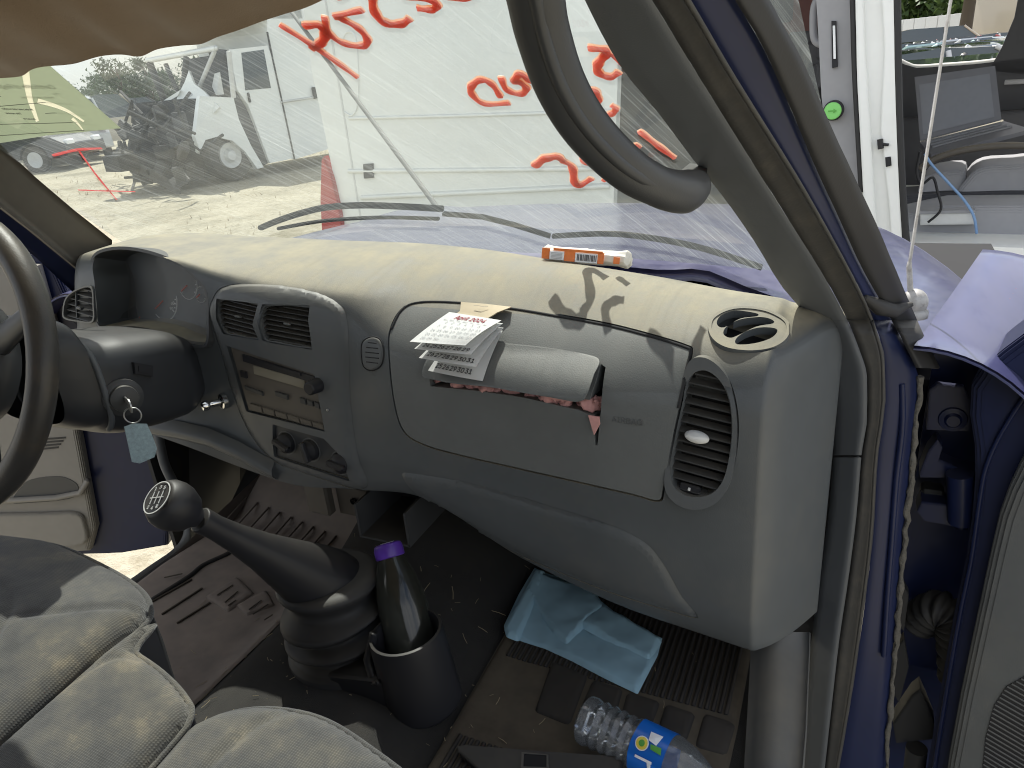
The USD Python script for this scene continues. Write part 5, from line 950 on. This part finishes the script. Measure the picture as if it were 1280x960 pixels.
obj('interior_lining', [bx(.08, uf0-.26, .51, 2.54, -Wv+.052, -Wv+.06), bx(us0-.05, uf0, .505, .52, -Wv+.06, -.06)], 'dark_interior', vn, smooth=False)
ub0, ub1 = vf.uv(1020, 120)[0], vf.uv(1064, 120)[0]
bp = [(1014, -60), (1021, 60), (1024, 120), (1030, 180), (1052, 260), (1072, 260), (1066, 100), (1062, -60)]
obj('pillar_lining', extrude(vf.poly(bp), -.16, -.056, vf), 'light_interior', vn, smooth=False, label='grey inner pillar lining of the van')
obj('lining_slot', [extrude(vf.poly([(1037, 26), (1043, 26), (1045, 84), (1038, 86)]), -.056, -.046, vf)], 'black_plastic', vn); obj('slot_bar', extrude(vf.poly([(1039, 32), (1042, 32), (1043, 74), (1040, 74)]), -.046, -.040, vf), 'chrome', vn)
obj('inner_grab_handle', tube([vf.pt(*vf.uv(*p), -.14) for p in spline([(1028, -10), (1012, 2), (1009, 30), (1012, 52), (1027, 58)], 5)], .016, 10), 'light_interior', vn, smooth=True)
gt = thing('tape_measure', 'round bright green tape measure on the grey inner pillar of the cargo van', 'tape measure'); ce = vf.at(1042, 138, -.05)
obj('case', lathe([(0, .03), (.034, .03), (.042, .024), (.044, .0), (0, 0)], 28, vf.n, ce-vf.n*.004), 'black_plastic', gt, smooth=40); obj('green_face', lathe([(0, .004), (.034, .003), (.037, 0), (0, 0)], 28, vf.n, ce+vf.n*.0265), 'green_plastic', gt, smooth=40); tf2 = Frame(ce+vf.n*.031, vf.n, vd); obj('printed_arrow', extrude(Polygon([(-.018, -.003), (.004, -.003), (.004, -.010), (.018, 0), (.004, .010), (.004, .003), (-.018, .003)]), 0, .001, tf2), 'label_green', gt)
# shelving seen through the side doorway
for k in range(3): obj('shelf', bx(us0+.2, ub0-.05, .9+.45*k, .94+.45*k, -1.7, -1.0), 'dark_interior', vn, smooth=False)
r2 = np.random.default_rng(5)
for k in range(7): 
    px, py = (985+5*k, (8, 35, 62, 80, 20, 50, 95)[k]); o = vf.at(px, py, -1.0); obj('stored_box', box(r2.uniform(.1, .22, 3), o, rotz(r2.uniform(0, 1)), .01), ('dark_interior', 'maroon_box', 'dark_interior')[k % 3], vn)
# white door pillar details
obj('pillar_step', extrude(vf.poly([(1068, -80), (1078, -80), (1082, 60), (1087, 130), (1094, 250), (1106, 420), (1094, 420), (1080, 250), (1072, 100)]), -.002, .022, vf, .008), 'van_paint', vn); obj('pillar_step', extrude(vf.poly([(1098, -80), (1118, -80), (1120, 60), (1123, 150), (1126, 260), (1134, 420), (1122, 420), (1112, 260), (1101, 160), (1106, 60)]), -.002, .016, vf, .006), 'van_paint', vn)
obj('latch', extrude(vf.poly([(1107, 196), (1114, 195), (1115, 206), (1108, 208)]), .016, .024, vf, .003), 'black_plastic', vn); obj('hinge_pin', tube([vf.at(1100, 174, .02), vf.at(1101, 186, .02)], .012, 8), 'black_plastic', vn); obj('pin_arm', tube([vf.at(1100, 180, .02), vf.at(1111, 181, .02)], .006, 8), 'black_plastic', vn)
obj('doorway_seal', tube([vf.at(*p, .004) for p in spline([(1119, -80), (1121, 0), (1123, 120), (1128, 240), (1136, 340)], 4)], .016, 8), 'rubber', vn, smooth=True); obj('doorway_seal', tube([vf.at(*p, .0) for p in spline([(1063, -80), (1066, 0), (1069, 100), (1077, 240)], 4)], .012, 8), 'rubber', vn, smooth=True)
# cab of the van: far door, its window sill, seats, steering wheel
wf_ = Frame(vf.pt(0, 0, -Wv+.1), vf.n, vd)
sill = [(1090, 72), (1118, 75), (1132, 81), (1146, 85), (1180, 83), (1220, 80), (1246, 77), (1300, 70), (1500, 50)]
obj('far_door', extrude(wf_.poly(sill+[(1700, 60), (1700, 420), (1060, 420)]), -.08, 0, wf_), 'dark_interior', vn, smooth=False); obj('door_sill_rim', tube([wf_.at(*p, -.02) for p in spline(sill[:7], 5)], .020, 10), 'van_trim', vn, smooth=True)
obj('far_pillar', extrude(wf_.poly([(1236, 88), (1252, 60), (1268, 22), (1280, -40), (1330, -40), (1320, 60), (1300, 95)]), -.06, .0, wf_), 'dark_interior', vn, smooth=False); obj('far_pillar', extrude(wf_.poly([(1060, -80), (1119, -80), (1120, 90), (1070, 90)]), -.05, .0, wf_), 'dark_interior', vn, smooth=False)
obj('door_grab', tube([wf_.at(1256, 103, .05), wf_.at(1275, 102, .06), wf_.at(1310, 100, .05)], .014, 8), 'light_interior', vn, smooth=True)
obj('door_pocket', extrude(wf_.poly([(1080, 150), (1500, 120), (1500, 420), (1070, 420)]), .0, .12, wf_, .02), 'dark_interior', vn)
def pad(pts, w, th, m, nm, lb_=None): fr_ = Frame(vf.pt(0, 0, w), vf.n, vd); return obj(nm, extrude(fr_.poly(pts, 3), -th, 0, fr_, .03), m, vn, smooth=45, label=lb_)
pad([(1156, 222), (1200, 214), (1207, 226), (1203, 246), (1150, 250)], -.75, .4, 'light_interior', 'seat_cushion'); pad([(1209, 224), (1228, 210), (1268, 207), (1330, 205), (1330, 250), (1204, 248)], -.70, .4, 'light_interior', 'seat_cushion')
pad([(1120, 246), (1330, 240), (1330, 262), (1120, 264)], -.66, .3, 'dark_interior', 'seat_base'); pad([(1100, 275), (1400, 275), (1400, 420), (1100, 420)], -.35, .3, 'light_interior', 'step_panel')
wm = Frame(vf.pt(0, 0, -.62), vf.n, vd); obj('steering_rim', tube([wm.at(*p) for p in spline([(1150, 212), (1166, 200), (1195, 190), (1230, 184), (1270, 182), (1320, 186)], 5)], .017, 10), 'brown_plastic', vn, smooth=True)
lp = thing('laptop', 'open grey laptop computer propped in the driver cab of the cargo van', 'laptop'); lf_ = Frame(vf.pt(0, 0, -.62), unit(vf.n+V(0, 0, .25)), vd)
obj('screen_lid', extrude(lf_.poly([(1143, 96), (1244, 82), (1252, 150), (1150, 176)]), -.015, 0, lf_, .004), 'laptop_body', lp); obj('screen', extrude(lf_.poly([(1149, 106), (1237, 92), (1243, 146), (1154, 168)]), .0, .0025, lf_), 'screen_grey', lp, smooth=False)
kb_ = [lf_.at(1150, 178), lf_.at(1254, 151), lf_.at(1288, 158)+vf.n*.12, lf_.at(1166, 188)+vf.n*.16]; obj('keyboard_base', trimesh.convex.convex_hull(np.vstack([kb_, np.array(kb_)-V(0, 0, .02)])), 'laptop_body', lp)
obj('keys', [tube([kb_[0]*(1-t)+kb_[3]*t+V(0, 0, .002)+(kb_[1]-kb_[0])*.08, kb_[1]*(1-t)+kb_[2]*t+V(0, 0, .002)-(kb_[1]-kb_[0])*.08], .007, 6) for t in (.2, .38, .56)], 'screen_grey', lp)
obj('base_edge', tube([kb_[0]+V(0, 0, .002), kb_[1]+V(0, 0, .002)], .006, 6), 'chrome', lp)
wbx_ = thing('white_case', 'white flat electronics case on the van floor under the seat', 'box'); fr = Frame(vf.pt(0, 0, -.30), vf.n, vd); obj('case_body', extrude(fr.poly([(1149, 266), (1218, 264), (1219, 281), (1150, 282)]), -.25, 0, fr, .01), 'white_plastic', wbx_); obj('case_lid', extrude(fr.poly([(1148, 264), (1219, 262), (1219, 266), (1148, 268)]), -.25, .004, fr, .002), 'light_interior', wbx_)
fr = Frame(vf.pt(0, 0, -.27), vf.n, vd)
for pts, m, lb_ in (([(1156, 192), (1164, 205), (1185, 228), (1205, 250), (1217, 270), (1221, 292)], 'cable_blue', 'blue cable hanging from the laptop to the van floor'), ([(1150, 190), (1146, 215), (1152, 230), (1166, 222), (1172, 240), (1176, 262), (1160, 278)], 'black_plastic', 'black cable looped beside the blue cable in the van')):
    tag_ = obj('cable', tube([fr.at(*p) for p in spline(pts, 6)], .006, 8), m, None, smooth=True, label=lb_, cat='cable')
plain('worn_wood', (.2, .2, .185), .8, var=.3, vscale=30); q0, q1 = vf.at(362, 12, .12), vf.at(556, 272, 1.3); qd = unit(q1-q0); pq = thing('leaning_pole', 'grey wooden pole leaning against the white cargo van', 'pole')
obj('pole', tube([q0-qd*.5, (q0+q1)/2, q1, q1+qd*(q1[2]+.02)/max(.2, -qd[2])], .011, 12), 'worn_wood', pq, smooth=True); obj('tip', tube([q0-qd*.56, q0-qd*.49], .017, 12), 'rubber', pq, smooth=True)
# ---- wrecked white step van beyond
sp_ = thing('step_van', 'wrecked white delivery step van with smashed open front and hanging hood panel', 'van')
sa = math.radians(78); sd_ = V(math.cos(sa), math.sin(sa), 0); sf = Frame((-9.2, 9.96, 0), (sd_[1], -sd_[0], 0), sd_)
def spl(pts, w0, w1, m, nm, n=0, ch=.0, lb_=None): return obj(nm, extrude(sf.poly(pts, n), w0, w1, sf, ch), m, sp_, smooth=False, label=lb_)
spl([(334, -120), (334, 40), (341, 75), (350, 120), (358, 160), (369, 199), (405, 188), (520, 160), (520, -160)], -2.2, 0, 'van_paint', 'cargo_box', lb_='plain white cargo box')
spl([(286, 62), (334, 57), (341, 75), (352, 125), (367, 198), (337, 204), (310, 132), (296, 112)], -.06, .012, 'van_paint', 'cab_door'); spl([(301, 66), (329, 62), (338, 110), (306, 113)], .012, .016, 'car_glass', 'door_window')
obj('door_handle', sf.put(box((.04, .16, .04), (*sf.uv(310, 122), .03), None, .01)), 'black_plastic', sp_); obj('cargo_latch', sf.put(box((.12, .2, .05), (*sf.uv(393, 116), .03), None, .01)), 'junk_metal', sp_)
obj('door_seam', tube([sf.at(*p, .012) for p in ((334, 40), (341, 75), (352, 125), (368, 199))], .018, 6), 'junk_metal', sp_, smooth=True); obj('cargo_rail', tube([sf.at(350, 128, .01), sf.at(395, 121, .01)], .02, 6), 'van_trim', sp_, smooth=True)
spl([(270, 60), (286, 62), (296, 112), (310, 135), (326, 172), (338, 204), (329, 208), (312, 182), (298, 150), (292, 118), (283, 100)], -.25, -.05, 'dark_interior', 'doorway_gap')
spl([(249, 120), (291, 122), (298, 150), (313, 182), (329, 209), (321, 211), (306, 190), (290, 176), (270, 171), (256, 175), (249, 190), (243, 170)], -.08, .02, 'van_paint', 'fender', lb_='white front fender over the wheel')
spl([(246, 122), (291, 122), (330, 209), (240, 230), (236, 170)], -1.9, -.3, 'void_black', 'wheel_well')
for ww in (-.16, -2.0):
    wc = sf.pt(sf.uv(300, 205)[0]-.1, .43, ww); obj('wheel', lathe([(0, -.12), (.25, -.12), (.41, -.11), (.43, -.07), (.43, .07), (.41, .11), (.25, .12), (.22, .05), (0, .05)], 30, sf.n, wc), 'tyre', sp_, smooth=40); obj('wheel_hub', lathe([(.22, .06), (.21, .10), (.12, .07), (.08, .14), (0, .15)], 24, sf.n, wc), 'van_trim', sp_, smooth=40)
rw_ = sf.pt(4.6, .43, -.16); obj('wheel', lathe([(0, -.12), (.25, -.12), (.41, -.11), (.43, -.07), (.43, .07), (.41, .11), (.25, .12), (0, .05)], 30, sf.n, rw_), 'tyre', sp_, smooth=40)
u0 = sf.uv(264, 62)[0]; ff = Frame(sf.pt(u0, 0, 0), -sd_, sf.n)
def fbar(a, b, r, m='junk_metal', nm='window_frame'): return obj(nm, tube([ff.at(*a), ff.at(*b)], r, 8), m, sp_, smooth=True)
fbar((184, 76), (270, 60), .045, 'van_paint', 'roof_edge'); fbar((187, 78), (206, 128), .06); fbar((207, 80), (226, 124), .04); fbar((233, 72), (229, 112), .05); fbar((268, 64), (248, 112), .035, 'van_trim', 'windscreen_post'); fbar((206, 128), (250, 116), .05)
fbar((286, 64), (292, 122), .04, 'van_trim', 'windscreen_post'); fbar((206, 128), (203, 160), .05)
obj('cab_interior', [trimesh.convex.convex_hull(np.array([ff.at(*p, w) for w in (-1.0, -.25) for p in ((234, 74), (284, 66), (290, 130), (228, 132))]))], 'dark_interior', sp_); obj('roof_shell', trimesh.convex.convex_hull(np.array([ff.pt(a, z, w) for a, z, w in ((0, 2.62, 0), (-2.2, 2.62, 0), (0, 2.75, -.6), (-2.2, 2.75, -.6), (0, 2.8, -2), (-2.2, 2.8, -2), (0, 2.55, -2), (-2.2, 2.55, -2), (0, 2.55, -.05), (-2.2, 2.55, -.05))])), 'van_paint', sp_)
obj('white_seat_rag', trimesh.convex.convex_hull(np.array([ff.at(*p, -.05+.05*(k % 2)) for k, p in enumerate(((268, 92), (275, 90), (280, 118), (270, 119), (265, 108)))])), 'van_trim', sp_)
hf = Frame(ff.o-sd_*.7, unit(-sd_+V(0, 0, .4)+sf.n*.3), sf.n)
obj('hood_panel', [extrude(hf.poly([(236, 88), (242, 104), (255, 114), (274, 134), (262, 146), (252, 158), (232, 146), (218, 134), (222, 120), (231, 102)]), -.05, 0, hf), extrude(hf.poly([(218, 134), (232, 146), (252, 158), (247, 175), (244, 191), (240, 186), (236, 170), (228, 164), (219, 160), (216, 145)]), -.10, -.03, hf)], 'van_paint', sp_, smooth=False, label='crumpled white hood panel hanging sideways')
obj('hood_print', [extrude(hf.poly(q), .0, .006, hf) for q in ([(232, 121), (240, 116), (241, 119), (233, 124)], [(238, 134), (247, 128), (248, 131), (240, 138)])], 'ink_grey', sp_, smooth=False); obj('reflector', extrude(hf.poly([(245, 144), (250, 143), (251, 147), (246, 148)]), 0, .01, hf), 'car_red', sp_, smooth=False)
obj('headlight', [hf.put(box((.12, .2, .08), (*hf.uv(223, 158), -.02), None, .03)), hf.put(box((.10, .2, .08), (*hf.uv(237, 165), -.02), None, .03))], 'junk_metal', sp_)
obj('white_scrap', trimesh.convex.convex_hull(np.array([ff.at(*p, w) for w in (.3, .36) for p in ((204, 126), (226, 112), (222, 120), (206, 129))])), 'van_paint', sp_)
r2 = np.random.default_rng(9); jk = []
for k in range(75):
    px = r2.uniform(150, 246); lo_y = np.interp(px, [150, 180, 200, 246], [152, 138, 128, 160]); py = r2.uniform(lo_y, np.interp(px, [150, 180, 246], [205, 240, 226])); o = ff.at(px, py, r2.uniform(.1, 1.3)); o[2] = max(o[2], .2)
    Rm = trimesh.transformations.random_rotation_matrix(r2.random(3))[:3, :3]
    jk.append(box(r2.uniform(.08, .45, 3)*V(1, .7, .5), o, Rm, .02) if k % 3 else tube([o, o+r2.normal(size=3)*.18, o+r2.normal(size=3)*.35], .025, 6))
obj('engine_wreckage', jk, 'junk_metal', sp_, smooth=False, label='dark tangled engine wreckage at the smashed front'); obj('bumper', [trimesh.convex.convex_hull(np.array([ff.at(*p, w) for w in (1.0, 1.25) for p in ((150, 190), (226, 232), (226, 246), (152, 204))]))], 'junk_metal', sp_); obj('chassis_beam', box((.5, 4.5, .25), sf.pt(.6, .5, -1.1), rotz(sa-math.pi/2)), 'void_black', sp_)
# ---- cars parked in rows
def make_car(name, label, paint, kind, x, y, rz, group, hatch=0):
    L, Wd, H = {'sedan': (4.6, 1.8, 1.42), 'suv': (4.7, 1.9, 1.75), 'pickup': (5.3, 1.95, 1.8)}[kind]
    c = thing(name, label, 'car', group, (x, y, gz(x, y)-.02), rz); hy = Wd/2
    low = [(-L/2, .35), (-L/2+.02, .75), (-L/2+.15, .9), (-L*.18, .98 if kind == 'sedan' else 1.05), (L*.2, .95 if kind == 'sedan' else 1.08), (L/2-.35, .82 if kind == 'sedan' else 1.0), (L/2-.02, .65), (L/2, .35)]
    if kind == 'pickup': low[1:4] = [(-L/2+.02, 1.02), (-L/2+.1, 1.06), (-L*.12, 1.06)]
    top = {'sedan': [(-L*.36, .9), (-L*.22, H-.04), (-L*.1, H), (L*.05, H-.02), (L*.24, .94)], 'suv': [(-L*.47, 1.0), (-L*.42, H-.08), (-L*.3, H), (L*.06, H-.03), (L*.24, 1.05)], 'pickup': [(-L*.12, 1.04), (-L*.1, H-.06), (-L*.02, H), (L*.1, H-.03), (L*.22, 1.05)]}[kind]
    def pr(poly, w, tap=0, b=.06):
        p = Polygon(poly).buffer(-b).buffer(b); t = trimesh.creation.extrude_polygon(p, 2*w, engine='earcut'); t.apply_translation((0, 0, -w)); v = t.vertices.copy(); z1 = max(q[1] for q in poly); z0_ = min(q[1] for q in poly); k = 1-tap*(v[:, 1]-z0_)/(z1-z0_); t.vertices = np.column_stack([v[:, 0], v[:, 2]*k, v[:, 1]]); t.fix_normals(); return t
    body_ = man(pr(low, hy, .04))
    for xx in (-L*.3, L*.31): body_ = body_-man(trimesh.creation.cylinder(.37, Wd*1.2, sections=24, transform=trimesh.transformations.rotation_matrix(math.pi/2, (1, 0, 0))).apply_translation((xx, 0, .34)))
    obj('body', tm(body_), paint, c, smooth=30); obj('roof', pr([(top[1][0]-.02, H-.1), top[1], top[2], top[3], (top[3][0]+.05, H-.1)], hy*.80, .03, .01), paint, c, smooth=30)
    obj('window_glass', pr(top, hy*.93, .16, .02), 'car_glass', c, smooth=30)
    for a, b in ((top[0], top[1]), (top[3], top[4]), ((-.05*L, .98), (-.07*L, H-.03))):
        for s in (-1, 1): obj('window_pillar', tube([V(a[0], s*hy*.94, a[1]), V(b[0], s*hy*(.80 if b[1] > a[1] else .94), b[1])] if b[1] > a[1] else [V(b[0], s*hy*.94, b[1]), V(a[0], s*hy*.80, a[1])], .035, 6), paint, c, smooth=True)
    for xx in (-L*.3, L*.31):
        for s in (-1, 1): w_ = obj('wheel', lathe([(0, -.1), (.22, -.1), (.31, -.09), (.33, -.05), (.33, .05), (.31, .09), (.2, .1), (0, .07)], 20, (0, s, 0), (xx, s*(hy-.1), .33)), 'tyre', c, smooth=40); obj('rim', lathe([(.2, .095), (.18, .105), (.06, .08), (0, .085)], 16, (0, s, 0), (xx, s*(hy-.1), .33)), 'car_silver', w_, smooth=40)
    for s in (-1, 1): obj('headlight', box((.1, .35, .14), (L/2-.06, s*hy*.68, .68 if kind == 'sedan' else .85), None, .03), 'label_white', c); obj('tail_light', box((.08, .25, .2), (-L/2+.03, s*hy*.78, .75 if kind == 'sedan' else .95), None, .03), 'red_lens', c)
    if hatch: obj('raised_hood', box((1.0, Wd*.8, .04), (L*.28, 0, 1.16), trimesh.transformations.rotation_matrix(math.radians(30), (0, 1, 0))[:3, :3]), paint, c)
    return c
def polar(px, d): v = ray(px, 100); v = V(v[0], v[1]); v /= np.linalg.norm(v); return C[0]+v[0]*d, C[1]+v[1]*d
GL = 'scrapped cars in the yard far left'; GRt = 'parked cars seen through the cargo van window'
def put(px, d, rz, kind, paint, label, grp, **k): x, y = polar(px, d); make_car('parked_car', label, paint, kind, x, y, rz, grp, **k)
put(60, 27, 2.6, 'suv', 'car_silver', 'silver car behind the red wax mark at the far left', GL); put(-30, 24, .4, 'sedan', 'car_black', 'dark car at the left edge of the windscreen', GL); put(118, 30, 1.0, 'pickup', 'car_tan', 'pale tan pickup just left of the step van', GL)
put(20, 40, .3, 'sedan', 'car_white', 'white car behind the silver one at far left', GL); put(150, 52, .5, 'sedan', 'car_white', 'white car left of the step van front', GL); put(170, 47, .9, 'suv', 'car_black', 'black car beside the step van wreckage', GL); put(135, 70, .2, 'suv', 'car_silver', 'distant silver car below the tree line at left', GL); put(190, 64, .1, 'sedan', 'car_blue', 'distant blue car behind the step van cab frame', GL)
put(1121, 9.0, 1.9, 'sedan', 'car_black', 'nearest black car behind the antenna', GRt); put(1152, 15.5, 2.4, 'sedan', 'car_white', 'white car with dark windows right of the antenna', GRt); put(1196, 13.0, .15, 'sedan', 'car_silver', 'silver car with bright bonnet above the laptop', GRt); put(1203, 19, 2.6, 'sedan', 'car_green', 'pale green car with its hood raised', GRt, hatch=1); put(1236, 22, 2.2, 'sedan', 'car_silver', 'silver car with hood raised before the far shed', GRt, hatch=1); put(1140, 24, .1, 'sedan', 'car_white', 'white car next to the far fence', GRt); put(1216, 30, .2, 'sedan', 'car_red', 'dark red car farthest under the trees', GRt); put(1180, 34, .1, 'suv', 'car_tan', 'tan car farthest beside the tree trunk', GRt); put(1262, 16, 1.0, 'sedan', 'car_blue', 'blue car at the right edge of the van window', GRt); put(1160, 28, .5, 'sedan', 'car_silver', 'silver car in the middle row by the antenna', GRt); put(1240, 36, .3, 'sedan', 'car_white', 'white car in the last row before the shed', GRt)
# ---- fence and trees
fa, fb = polar(1090, 62), polar(1200, 56); d = unit(V(fb[0]-fa[0], fb[1]-fa[1], 0)); L = math.hypot(fb[0]-fa[0], fb[1]-fa[1]); fe = thing('yard_fence', 'pale corrugated yard fence behind the parked cars on the right', 'fence')
for k in range(int(L/1.0)+1): obj('fence_panel', box((.96, .06+.02*(k % 2), 2.3), V(fa[0], fa[1], 1.15)+d*k*1.0, rotz(math.atan2(d[1], d[0])), .01), 'fence_panel', fe, smooth=False)
fa, fb = polar(1206, 60), polar(1330, 52); bd = thing('yard_building', 'pale low shed behind the trees at the far right', 'building'); d = unit(V(fb[0]-fa[0], fb[1]-fa[1], 0)); L = math.hypot(fb[0]-fa[0], fb[1]-fa[1]); mid2 = V((fa[0]+fb[0])/2, (fa[1]+fb[1])/2, 0)+V(-d[1], d[0], 0)*4
obj('wall', box((L, 8, 3.6), mid2+V(0, 0, 1.8), rotz(math.atan2(d[1], d[0]))), 'car_tan', bd, smooth=False); obj('roof', box((L+.6, 8.6, .25), mid2+V(0, 0, 3.75), rotz(math.atan2(d[1], d[0])), .05), 'van_trim', bd, smooth=False)
def tree(label, group, x, y, h, r, look_, seed, bare=.25, nl=2600, name='tree', ls=None):
    g = np.random.default_rng(seed); t = thing(name, label, 'tree', group, (x, y, -.05)); ls = ls or h*.05
    tr = [tube(spline([V(0, 0, 0), V(g.normal()*.02*h, g.normal()*.02*h, h*.4), V(g.normal()*.04*h, g.normal()*.04*h, h*.9)], 6), np.linspace(.035*h, .008*h, 13), 8)]; cl = []
    for k in range(16):
        a, z = g.uniform(0, 6.28), h*g.uniform(bare, .95); rr_ = r*g.uniform(.25, 1)*math.sin(math.pi*min(1, max(.12, (z/h-bare*.7)/(1.05-bare*.7))))**.6; c_ = V(math.cos(a)*rr_, math.sin(a)*rr_, z); cl.append((c_, r*g.uniform(.22, .48)))
        tr.append(tube([V(0, 0, max(z-h*.2, h*.12)), c_*.55+V(0, 0, z*.4), c_], [.012*h, .008*h, .003*h], 5))
    obj('trunk', tr, 'tree_bark', t, smooth=True); vs = []
    for _ in range(nl):
        c_, rc_ = cl[g.integers(len(cl))]; p = c_+g.normal(size=3)*rc_*V(.55, .55, .42); q = g.normal(size=(2, 3)); q /= np.linalg.norm(q, axis=1, keepdims=True); s = ls*g.uniform(.5, 1.1); vs += [p-q[0]*s, p+q[0]*s, p+q[1]*s*1.2]
    vs = np.array(vs); obj('crown', trimesh.Trimesh(vs, np.arange(len(vs)).reshape(-1, 3), process=False), look_, t, smooth=False); return t
TL = 'trees on the far left skyline'; lbs = ['round dark tree above the green notice corner', 'second dark tree left of the step van', 'taller pointed tree close to the step van frame', 'dark tree seen through the broken step van windows', 'low tree at the left end of the skyline', 'dark tree standing behind the pale car roofs', 'bushy tree between the two tallest on the left skyline', 'far tree half hidden by the step van roof', 'broad dark tree over the scrapped cars', 'small tree next to the step van cab']
for k, (px, d, h, r) in enumerate(((115, 120, 5.2, 3.4), (148, 112, 6.6, 4.0), (186, 105, 6.0, 2.2), (216, 118, 5.5, 3.4), (60, 125, 5.0, 3.8), (132, 130, 6.4, 4.0), (166, 124, 6.0, 3.8), (250, 120, 6.2, 4.0), (10, 115, 5.5, 4.2), (202, 128, 5.2, 3.5))): x, y = polar(px, d); tree(lbs[k], TL, x, y, h, r, 'leaf_dark', 20+k, .1, 1500)
TR = 'trees over the fence on the right'; lbs = ['bright green tree above the pale fence', 'green tree behind the fence beside the trunk', 'big brown-trunked tree right of the fence', 'leafy tree over the low shed', 'far green tree left of the antenna']
for k, (px, d, h, r, b_) in enumerate(((1140, 70, 9, 4.5, .15), (1168, 72, 9, 4.5, .12), (1197, 50, 11, 5.0, .42), (1226, 66, 9, 4.5, .2), (1108, 78, 9, 4.5, .15))): x, y = polar(px, d); tree(lbs[k], TR, x, y, h, r, 'leaf_green', 40+k, b_, 2200)
